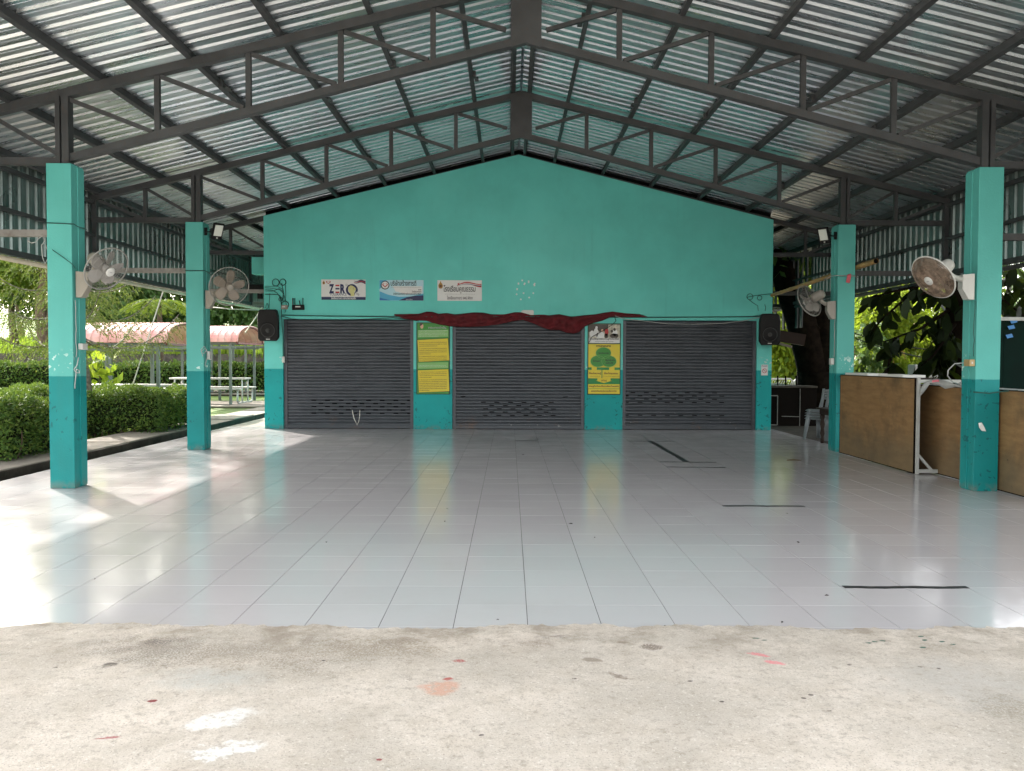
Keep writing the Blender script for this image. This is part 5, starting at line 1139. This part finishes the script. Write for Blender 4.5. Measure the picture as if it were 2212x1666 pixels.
# arched shelters with red sheet roofs
def roofmat():
    m, t, N, L, b = newmat('red_roof_sheet'); p = pos(N, L)
    n1 = noise(N, L, p, 1.5, 5); c = mix(N, L, ramp(N, L, n1, .3, .7), rgb(.62, .28, .26), rgb(.74, .44, .41))
    L.new(c, b.inputs['Base Color']); b.inputs['Roughness'].default_value = .5; return m
m_pinkroof = roofmat()
m_frame = M('grey_green_steel', (0.12, 0.15, 0.14), .5, .2, .15, 6); m_benchm = M('pale_steel', (.46, .47, .45), .45, .3, .1, 5); m_maroon = M('maroon_steel', (.16, .02, .03), .5)
def shelter(label, x0, x1, y0, y1, zp, ze, za):
    t = empty('arched_shelter', ((x0+x1)/2, (y0+y1)/2, zp), label, 'shelter', 'arched shelters in a row')
    yc = (y0+y1)/2; hw = (y1-y0)/2 + .05; vs = []; N_ = 18; P = .20; k = x0; prof = []
    while k < x1:
        for dx, dz in ((0, 0), (.13, 0), (.145, .022), (.185, .022)): prof.append((k+dx, dz))
        k += P
    prof.append((k, 0))
    for i in range(N_+1):
        th = math.pi*(i/N_); e = (-math.cos(th), math.sin(th)**.85)
        for (x, dz) in prof: vs.append((x, yc + e[0]*(hw + dz), ze + e[1]*(za - ze) + dz*max(e[1], .2)))
    n = len(prof); mb = MB(); mb.add(vs, [(i*n+j, i*n+j+1, (i+1)*n+j+1, (i+1)*n+j) for i in range(N_) for j in range(n-1)])
    o = mb.build('roof', m_pinkroof, t); md = o.modifiers.new('t', 'SOLIDIFY'); md.thickness = .004
    for xx in (x0+.2, x1-.03):
        mb = MB(); mb.tube([(xx, yc - math.cos(math.pi*i/12)*(hw-.02), ze + math.sin(math.pi*i/12)**.85*(za-ze) - .03) for i in range(13)], .02, 8); mb.build('roof_hoop', m_maroon, t, True)
        mb = MB(); mb.beam((xx, y0+.05, ze-.04), (xx, y1-.05, ze-.04), .04, .05); mb.build('tie_beam', m_maroon, t)
    for yy in (y0+.12, y1-.12):
        mb = MB(); mb.b2((x0, yy-.025, ze-.20), (x1-.1, yy+.025, ze-.15)); mb.b2((x0, yy-.02, ze-.06), (x1, yy+.02, ze-.01)); mb.build('side_beam', m_frame, t)
        for xx in (x1-.26, x1-1.40, x0+.15):
            mb = MB(); mb.b2((xx-.035, yy-.035, zp), (xx+.035, yy+.035, ze-.02)); mb.build('post', m_frame, t)
    return t
def bench_table(label, x0, x1, yc, zp):
    t = empty('picnic_table', ((x0+x1)/2, yc, zp), label, 'table', 'picnic tables under the shelters')
    mb = MB(); mb.cbox(((x0+x1)/2, yc, zp+.76), (x1-x0, .62, .05), .012); mb.build('table_top', m_benchm, t)
    for s in (-1, 1):
        mb = MB(); mb.cbox(((x0+x1)/2, yc + s*.72, zp+.46), (x1-x0, .30, .05), .012); mb.build('bench', m_benchm, t)
    for xx in (x0+.18, x1-.10):
        pts = [(xx, yc-.72, zp+.43), (xx, yc-.74, zp+.08), (xx, yc-.66, zp+.02), (xx, yc+.66, zp+.02), (xx, yc+.74, zp+.08), (xx, yc+.72, zp+.43)]
        mb = MB(); mb.tube(pts, .028, 8); mb.tube([(xx, yc-.28, zp+.74), (xx, yc-.28, zp+.03)], .025, 8); mb.tube([(xx, yc+.28, zp+.74), (xx, yc+.28, zp+.03)], .025, 8); mb.build('frame', m_benchm, t, True)
    return t
for i, (y0, zp, ze, za) in enumerate(((20.0, -.02, 1.80, 2.30), (25.2, .03, 1.92, 2.42), (30.3, .2, 2.02, 2.52))):
    x1 = -8.13
    lb = ('red arched shelter with open mouth behind the hedge between the left pillars', 'red arched shelter on a concrete pad beside the wall corner', 'far red arched shelter half hidden behind the one on the pad')[i]
    shelter(lb, -10.9, x1, y0, y0+2.6, zp, ze, za)
    bench_table(('pale picnic table under the shelter behind the hedge', 'pale picnic table on the concrete pad beside the wall corner', 'pale picnic table under the far shelter')[i], -10.6, x1-.1, y0+1.3, zp)
for (yc_, zc_, dy_, lb) in ((26.5, -.07, 4.0, 'raised concrete pad carrying a shelter and picnic table'), (31.6, .07, 3.6, 'raised concrete pad of the far shelter')):
    t = empty('concrete_pad', (-9.4, yc_, zc_ - .12), lb, 'platform')
    mb = MB(); mb.b2((-11.46, yc_ - dy_/2 + .04, zc_ - .14), (-7.34, yc_ + dy_/2 - .04, zc_ + .06)); mb.build('base', m_dampsh, t)  # dark side faces: shade of the front put into the colour
    mb = MB(); mb.cbox((-9.4, yc_, zc_ + .08), (4.2, dy_, .045), .012); mb.build('slab', m_path, t)
# guy rope and wires seen past the left pillars
cable([(-6.55, 16.0, 2.74), (-7.6, 17.0, .9), (-8.05, 17.4, -.1)], .012, m_rope, 'white guy rope slanting from the roof edge down into the hedge', 'guy_rope', cat='rope')
cable([at(460, 664, 19), at(500, 668, 19), at(571, 670, 19)], .012, m_rope, 'thick white rope stretched from the pillar to the wall corner', 'guy_rope', cat='rope')
cable([at(566, 664, 20), at(550, 690, 20.6), at(530, 718, 21.2)], .014, m_rope, 'white rope slanting down behind the left loudspeaker', 'guy_rope', cat='rope')
ct = MB(); ct.tube(arc(at(572, 627, 17.9), at(530, 632, 17.9), .02), .012, 6); ct.cbox(at(552, 621, 17.9), (.36, .1, .13), .02); ct.cbox(at(562, 640, 17.9), (.11, .08, .12), .02); 
tag(ct.build('outside_lamp', m_black, smooth=False), 'dark lamp housing on the bar outside the left wall pier', 'lamp')

# ------------------------------------------------------------------ pine with needle-covered drooping branches
def pine(base, h):
    base = Vector(base); t = empty('pine_tree', base, 'young pine with drooping needle branches rising behind the front left pillar', 'tree')
    mb = MB(); n = 12
    tp = [base + Vector((.10*math.sin(i*.5) - .035*i, .05*math.cos(i*.6), h*i/n)) for i in range(n+1)]
    mb.tube(tp, [.105*(1 - .8*i/n) for i in range(n+1)], 12); mb.build('trunk', m_barkg, t, True)
    Ps, Us, Ls = [], [], []; bm_ = MB()
    z = 2.0; wh = 0
    while z < h - .5:
        f = z/h*n; i0 = int(f); c = tp[i0].lerp(tp[min(i0+1, n)], f-i0)
        L0 = 1.9*(1 - z/h)**.45 + .45; nb = 5
        for k in range(nb):
            th = 2*math.pi*(k + .5*(wh % 2))/nb + random.uniform(-.25, .25); d = Vector((math.cos(th), math.sin(th), 0)); Lb = L0*random.uniform(.75, 1.1)
            m_ = 18; pts = [c + d*(Lb*j/m_) + Vector((0, 0, Lb*(-.20*math.sin(math.pi*j/m_*.8) + .34*(j/m_)**2.2))) for j in range(m_+1)]
            bm_.tube(pts, [.016*(1-.75*j/m_)+.003 for j in range(m_+1)], 5)
            sd = d.cross(Vector((0, 0, 1)))
            nn = int(16*Lb)
            for q in range(nn):
                s_ = .18 + .82*q/nn; p = pts[min(int(s_*m_), m_-1)].lerp(pts[min(int(s_*m_)+1, m_)], s_*m_ - int(s_*m_))
                for sg in (-1, 1):
                    bl = (.24 + .14*math.sin(math.pi*s_))*random.uniform(.7, 1.2); dr = (sd*sg*.75 + d*.55 + Vector((0, 0, random.uniform(-.25, .25)))).normalized()
                    for e in range(18):
                        g = e/17; pp = p + dr*(bl*g) + Vector((0, 0, -bl*.75*g*g)); dd = (dr + Vector((0, 0, -1.3*g))).normalized()
                        v_ = dd + Vector((random.gauss(0, .3), random.gauss(0, .3), random.gauss(0, .3))); Ps.append(pp[:]); Us.append(v_.normalized()[:]); Ls.append(random.uniform(.045, .07))
        z += .50 + .02*wh; wh += 1
    bm_.build('branches', m_barkg, t, True)
    P = np.array(Ps); U = np.array(Us); L_ = np.array(Ls)
    leaf_mesh('needles', P, U, L_, L_*.30, m_pine, t)
    return t
pine(tuple(at(188, 846, 16.2).xy) + (-.15,), 4.7)

# ------------------------------------------------------------------ trees beyond the left side
tb_ = at(28, 748, 44); tree('garden_tree', 'slim straight tree with light leaves on the grassy terrace', (tb_.x, 44, 1.75), 5.6, .20, [((0, 0, 6.2), (3.2, 2.6, 2.0)), ((1.5, -1, 4.2), (1.6, 1.6, 1.0))], m_leafl, m_bark, 5200, .34, 'trees beyond the garden', clumps=34)
tb_ = at(92, 752, 40); tree('garden_tree', 'thick brown-trunked tree on the terrace beside the pine', (tb_.x, 40, 1.55), 5.2, .30, [((0, 0, 5.9), (3.2, 2.6, 2.0)), ((-1.8, .5, 4.0), (1.6, 1.6, 1.0))], m_leafl, m_bark, 6000, .32, 'trees beyond the garden', clumps=36)
tb_ = at(104, 752, 41.5); tree('garden_tree', 'leaning companion trunk beside the thick brown tree', (tb_.x, 41.5, 1.6), 5.2, .24, [((.5, 0, 5.2), (2.4, 2.2, 1.3))], m_leafl, m_bark, 3000, .32, 'trees beyond the garden', lean=(.6, 0), clumps=26)
tall = tree('garden_tree', 'tall spreading tree on the lawn outside the left row of pillars', (-15.8, 21.5, -.1), 7.4, .28, [((1.6, -.5, 8.8), (3.2, 8.5, 1.5))], m_leafl, m_bark, 3600, .21, 'trees beyond the garden', clumps=420, cr=.30, limbs=12, shell=0.0)  # out of view; flat sparse crown shaped to thin the sun on the floor
DT = [((-19.8, 42), 'broad dense tree behind the pine and its palm', 9.5), ((-23.5, 45), 'dense tree on the terrace behind the front left pillar', 10.5), ((-21.5, 50), 'dense dark tree farthest from the shelters beyond the stone wall', 9), ((-17.6, 46), 'dense dark tree behind the shelter by the hedge', 8.4), ((-14.0, 44), 'dense dark tree behind the shelter on the pad', 7.5), ((-10.6, 47), 'dense dark tree behind the wall corner', 6.4), ((-16.0, 56), 'tall dense dark tree rising behind the others', 8.5)]
for (xy, lb, hh) in DT:
    tree('dense_tree', lb, (xy[0], xy[1], np.interp(xy[1], GY, GZ)), hh*.6, .22, [((0, 0, hh*.62), (2.7, 2.4, hh*.50)), ((random.uniform(-1, 1), -1.2, hh*.34), (2.2, 1.7, hh*.26))], m_leafd, m_barkd, 9500, .30, 'dark trees behind the shelters', clumps=70, cr=.24, shell=.45)
for (xy, lb, hh, rr_) in (((-36, 62), 'broad light green tree far up the grassy slope', 12, 4.8), ((-46, 70), 'pale tree at the far edge of the slope', 12, 5.5), ((-28, 66), 'tall light tree behind the thick brown trunks', 12.5, 4.5), ((-41, 54), 'spreading light tree left of the slim trunk', 10, 4)):
    tree('slope_tree', lb, (xy[0], xy[1], np.interp(xy[1], GY, GZ)), hh*.6, .25, [((0, 0, hh*.62), (rr_, rr_*.8, hh*.42))], m_leafl, m_bark, 6500, .42, 'light trees on the slope', clumps=60, cr=.26)
# small palm
pb = at(268, 690, 30.0); pm = empty('palm', (pb.x, 33, .4), 'small palm with arching fronds behind the pine branches', 'palm')
mb = MB(); mb.tube([(pb.x, 33, .3), (pb.x+.05, 33, 2.0), (pb.x, 33, 3.6)], [.14, .11, .09], 10); mb.build('trunk', m_bark, pm, True)
for k in range(11):
    th = 2*math.pi*k/11; d = Vector((math.cos(th), math.sin(th), 0)); c = Vector((pb.x, 33, 3.55)); pts = [c + d*(1.5*j/8) + Vector((0, 0, 1.0*(j/8) - 1.5*(j/8)**2)) for j in range(9)]
    Ps, Us, Ls = [], [], []
    for j in range(1, 9):
        for q in range(4):
            p = pts[j-1].lerp(pts[j], q/4)
            for sg in (-1, 1): Ps.append(p[:]); Us.append((d*.6 + d.cross(Vector((0,0,1)))*sg*.8 + Vector((0,0,-.5))).normalized()[:]); Ls.append(.55*math.sin(math.pi*min((j+q/4)/9.2, 1))+.08)
    L_ = np.array(Ls); leaf_mesh('frond', np.array(Ps), np.array(Us), L_, L_*.13, m_leafl, pm)
# broad-leaved weeds by the stone wall
for (px, py, lb) in ((215, 790, 'bright broad-leaved plant beside the pine trunk'), (545, 885, 'small weed sprouting at the edge of the concrete pad')):
    Y = 19.0 if px < 300 else 23.6; q = at(px, py, Y); t = empty('leafy_plant', (q.x, Y, q.z-.35), lb, 'plant'); n = 60 if px < 300 else 26; s_ = .30 if px < 300 else .16
    P = np.array([q.x, Y, q.z-.2]) + rng.normal(size=(n, 3))*np.array([.28, .2, .18])*(1 if px < 300 else .45); U = unit(rng.normal(size=(n, 3)) + np.array([0, 0, .8])); L_ = s_*rng.uniform(.6, 1.2, n); leaf_mesh('leaves', P, U, L_, L_*.6, m_leafy, t)
    mb = MB(); mb.tube([(q.x, Y, -.16), (q.x, Y, q.z-.1)], .012, 6); mb.build('stem', m_bark, t)

# ================================================================== right side: trees, hut, fence
fx_ = at(1768, 905, 20.5).x
ft = empty('forked_tree', (fx_, 20.5, -.2), 'thick dark tree forking low behind the plastic chairs', 'tree')
mb = MB()
mb.tube([(fx_, 20.5, -.25), (fx_-.02, 20.5, .6), (fx_-.03, 20.5, 1.15)], [.60, .48, .50], 14)
mb.tube([(fx_-.05, 20.5, .9), (fx_-.22, 20.5, 1.6), (fx_-.46, 20.55, 2.5), (fx_-.75, 20.7, 3.4), (fx_-1.2, 21, 5.2)], [.40, .39, .37, .33, .2], 14)
mb.tube([(fx_+.05, 20.5, .8), (fx_+.10, 20.45, 1.7), (fx_+.06, 20.5, 2.8), (fx_+.2, 20.7, 4.0), (fx_+.8, 21, 6.5)], [.38, .31, .30, .27, .15], 14)
mb.tube([(fx_-.02, 20.4, 2.05), (fx_-.12, 20.2, 2.2), (fx_-.28, 20, 2.26)], [.02, .016, .01], 6)
mb.build('trunk', m_barkd, ft, True)
crown(ft, (fx_+.6, 21.8, 6.4), (3.6, 3.2, 2.4), 9000, .34, m_leafd, 60, .3)
# shade tree whose trunk stands behind the front right pillar
qx = at(2064, 800, 14.6).x
st = empty('shade_tree', (qx, 14.6, -.2), 'shade tree with straight dark trunk behind the front right pillar', 'tree')
mb = MB(); mb.tube([(qx, 14.6, -.25), (qx+.02, 14.6, .8), (qx, 14.6, 2.0), (qx-.03, 14.62, 3.2), (qx+.2, 14.6, 5.2)], [.24, .18, .17, .16, .10], 12)
mb.build('trunk', m_barkd, st, True)
brs = [[(2064, 660), (2020, 690), (1985, 712), (1950, 724), (1912, 738)], [(2060, 640), (2010, 628), (1950, 650), (1905, 690), (1885, 715)], [(2062, 700), (2040, 735), (2015, 770), (1990, 790)], [(1935, 730), (1925, 760), (1918, 800), (1905, 815)], [(2060, 620), (1990, 618), (1930, 630), (1885, 642)], [(2066, 680), (2110, 640), (2170, 650), (2220, 690)], [(2068, 640), (2130, 610), (2220, 600)], [(2060, 730), (2035, 760), (2030, 800)]]
bb = MB(); cl_ = []
for i, b_ in enumerate(brs):
    pts = [at(a, b, 14.55 - .10*k - .12*(i % 3)) for k, (a, b) in enumerate(b_)]; bb.tube(pts, [.034*(1-.7*k/(len(pts)-1)) for k in range(len(pts))], 7)
    for k in range(1, len(pts)):
        for q in range(2): cl_.append(pts[k-1].lerp(pts[k], .5 + .5*q))
bb.build('branches', m_barkd, st, True)
Ps, Us = [], []
for p in cl_:
    for k in range(random.randint(3, 5)):
        th = random.uniform(0, 6.28); Ps.append((p + Vector((random.gauss(0, .06), random.gauss(0, .08), random.gauss(0, .05))))[:]); Us.append(Vector((math.cos(th)*.55, math.sin(th)*.55, -random.uniform(.35, 1.0))).normalized()[:])
for k in range(80):                                  # denser mass close to the trunk
    p = at(random.uniform(2015, 2075), random.gauss(745, 42), 14.4 + random.uniform(-.3, .6)); Ps.append(p[:]); Us.append(Vector((random.gauss(0, .5), random.gauss(0, .5), -.8)).normalized()[:])
for k in range(60):
    p = at(random.uniform(2150, 2240), random.uniform(570, 690), 14.2 + random.uniform(-.3, .6)); Ps.append(p[:]); Us.append(Vector((random.gauss(0, .5), random.gauss(0, .5), -.8)).normalized()[:])
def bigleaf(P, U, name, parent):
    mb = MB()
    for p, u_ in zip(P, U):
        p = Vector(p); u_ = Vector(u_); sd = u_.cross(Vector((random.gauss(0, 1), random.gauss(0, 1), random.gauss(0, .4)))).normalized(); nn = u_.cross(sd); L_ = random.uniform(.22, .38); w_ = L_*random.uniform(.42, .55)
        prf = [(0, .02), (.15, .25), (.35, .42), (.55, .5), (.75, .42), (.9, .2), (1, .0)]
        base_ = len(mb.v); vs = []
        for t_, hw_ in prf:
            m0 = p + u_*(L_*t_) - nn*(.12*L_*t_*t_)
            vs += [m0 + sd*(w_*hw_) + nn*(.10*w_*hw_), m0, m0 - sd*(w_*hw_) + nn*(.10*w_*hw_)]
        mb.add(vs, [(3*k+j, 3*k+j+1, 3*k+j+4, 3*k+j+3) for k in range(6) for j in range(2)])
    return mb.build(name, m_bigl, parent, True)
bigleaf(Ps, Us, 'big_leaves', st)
crown(st, (qx + 2.2, 13.5, 6.6), (4.2, 5.0, 2.2), 9000, .36, m_leafd, 60, .3)
crown(st, (qx + 3.0, 8.5, 6.2), (3.5, 4.0, 2.0), 6000, .36, m_leafd, 40, .3)
# bright clump of bamboo-like foliage behind
for i, (px, py, Y, rad, n, mt, lb) in enumerate(((1935, 720, 27, (1.5, 1.2, 1.75), 8500, m_leafy, 'sunlit yellow-green bush behind the shade tree branches'), (1985, 655, 31, (2.3, 1.6, 1.7), 7000, m_leafy, 'tall yellow-green bush farther behind the shade tree'), (1870, 780, 25, (.8, 1.0, 1.1), 2600, m_leafd, 'dark green shrub beside the right pillar'), (1725, 700, 33, (2.4, 1.5, 2.6), 8000, m_leafy, 'yellow-green tree showing between the forked trunks'), (1830, 680, 42, (3.2, 2, 3.6), 5200, m_leafl, 'far light tree behind the sunlit bush'), (2075, 760, 30, (2.0, 1.5, 2.6), 5200, m_leafl, 'light bush behind the straight dark trunk'), (2250, 660, 26, (2.6, 2, 3.0), 6000, m_leafd, 'dark bush behind the green stall'))):
    q = at(px, py, Y); t = empty('bush', (q.x, Y, -.2), lb, 'bush', 'bushes beyond the right side')
    mb = MB()
    for k in range(6): limb(mb, (q.x + random.uniform(-.3, .3), Y + random.uniform(-.2, .2), -.25), (q.x + random.uniform(-.8, .8)*rad[0], Y + random.uniform(-.5, .5), q.z + random.uniform(-.2, .6)*rad[2]), .045, .012)
    mb.build('stems', m_bamboo if i == 0 else m_bark, t, True)
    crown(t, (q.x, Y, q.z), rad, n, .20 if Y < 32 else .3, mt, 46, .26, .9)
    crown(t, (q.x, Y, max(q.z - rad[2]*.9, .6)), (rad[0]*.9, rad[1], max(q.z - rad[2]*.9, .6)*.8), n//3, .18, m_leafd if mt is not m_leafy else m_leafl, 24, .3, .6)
# low dark hut wall with a wire door, behind the floor edge
hy = 19.2; x0_ = at(1664, 880, hy).x - .6; x1_ = at(1764, 880, hy).x
hut = empty('dark_counter', ((x0_+x1_)/2, hy, -.15), 'low dark counter of metal sheets behind the floor edge', 'counter')
mb = MB(); mb.b2((x0_, hy, -.2), (x1_, hy+.06, .80)); mb.build('panel', m_plye, hut)
mb = MB(); mb.b2((x0_, hy-.05, .80), (x1_, hy+.5, .84)); mb.build('top', m_dampsh, hut)
xd = at(1680, 880, hy-.05).x; mb = MB()
for (a, b) in (((x0_, .62), (xd, .62)), ((xd, .62), (xd, -.05)), ((x0_, -.05), (xd, -.05))): mb.beam((a[0], hy-.03, a[1]), (b[0], hy-.03, b[1]), .015, .02)
mb.build('door_frame', m_rail, hut)
xr_ = at(1727, 880, hy).x; mb = MB(); mb.beam((xr_, hy-.03, .78), (xr_, hy-.03, -.1), .012, .012); mb.beam((xd+.1, hy-.03, .15), (xr_, hy-.03, .14), .012, .014); mb.build('trim', m_rail, hut)
fc = empty('pipe_fence', (7.4, 26, -.2), 'white pipe fence panels beyond the dark counter', 'fence')
for k in range(2):
    xa_, xb_ = at(1640 + 76*k, 822, 26).x, at(1712 + 76*k, 822, 26).x; z1_, z0_ = at(1700, 819, 26).z, at(1700, 843, 26).z
    mb = MB(); mb.tube([(xa_, 26, z0_-.3), (xa_, 26, z1_-.06), (xa_+.06, 26, z1_), (xb_-.06, 26, z1_), (xb_, 26, z1_-.06), (xb_, 26, z0_-.3)], .03, 8); mb.tube([(xa_, 26, z0_), (xb_, 26, z0_)], .03, 8); mb.build('pipe_panel', m_white, fc, True)
    mb = MB()
    for j in range(14): mb.tube([(xa_ + (xb_-xa_)*j/14, 26, z0_), (xa_ + (xb_-xa_)*min(j+2, 14)/14, 26, z1_-.02)], .006, 4)
    mb.build('mesh_wire', m_greyc, fc)
# pale rail above the counter: a plank with short uprights
pl = empty('plank_rail', (at(1700, 835, 21).x, 21, -.2), 'pale weathered plank rail with dark stakes above the counter', 'rail')
mb = MB(); mb.beam(at(1640, 829, 21), at(1765, 838, 21), .06, .07); mb.build('plank', m_paper, pl)
for px in (1680, 1697, 1720): mb = MB(); a_ = at(px, 812, 20.9); mb.tube([a_, Vector((a_.x+.03, 20.9, -.2))], .018, 6); mb.build('stake', m_barkd, pl)
# white planter and dark green stall
q = at(2012, 800, 16.8); mb = MB(); mb.cbox((q.x, 16.8, q.z - .02), (.82, .3, .26), .02); mb.b2((q.x-.35, 16.7, -.2), (q.x-.29, 16.9, q.z-.1)); mb.b2((q.x+.29, 16.7, -.2), (q.x+.35, 16.9, q.z-.1)); tag(mb.build('planter_trough', m_white), 'pale planter trough on legs behind the plywood boards', 'planter')
sx = at(2158, 760, 12.2).x
stl = empty('green_stall', (sx+1, 12.2, -.1), 'dark green boarded stall with pale top rail behind the right pillar', 'stall')
zt_ = at(2190, 693, 12.2).z
m_stall = M('dark_green_paint', (.0025, .013, .010), .75, 0, .2, 4, spec=.08)
for k in range(7):
    mb = MB(); mb.b2((sx - .25 + k*.32, 12.2 + .004*(k % 2), -.08), (sx + .062 + k*.32, 12.225 + .004*(k % 2), zt_)); mb.build('board', m_stall, stl)
mb = MB(); mb.b2((sx - .3, 12.16, zt_), (sx + 2.2, 12.26, zt_+.05)); mb.build('top_rail', m_greyc, stl)
for k, (px, py) in enumerate(((2181, 695), (2176, 708), (2172, 727))):
    a_ = at(px, py - 3, 12.17); mb = MB(); mb.add([a_, a_ + Vector((.09, 0, .02)), a_ + Vector((.11, -.005, -.03)), a_ + Vector((.02, -.01, -.05))], [(0, 1, 2, 3)]); o = mb.build('blue_scrap', m_blue, stl); o.modifiers.new('t', 'SOLIDIFY').thickness = .004
for k, (px, py, Y0, Y1) in enumerate(((1846, 720, 16, 16), (1846, 730, 16.5, 16.5))):
    cable(arc(at(px, py, Y0), at(2060, py + 38 + 12*k, Y1), .08), .010, m_blackc, ('upper black wire crossing in front of the sunlit bush', 'lower black wire crossing in front of the sunlit bush')[k])
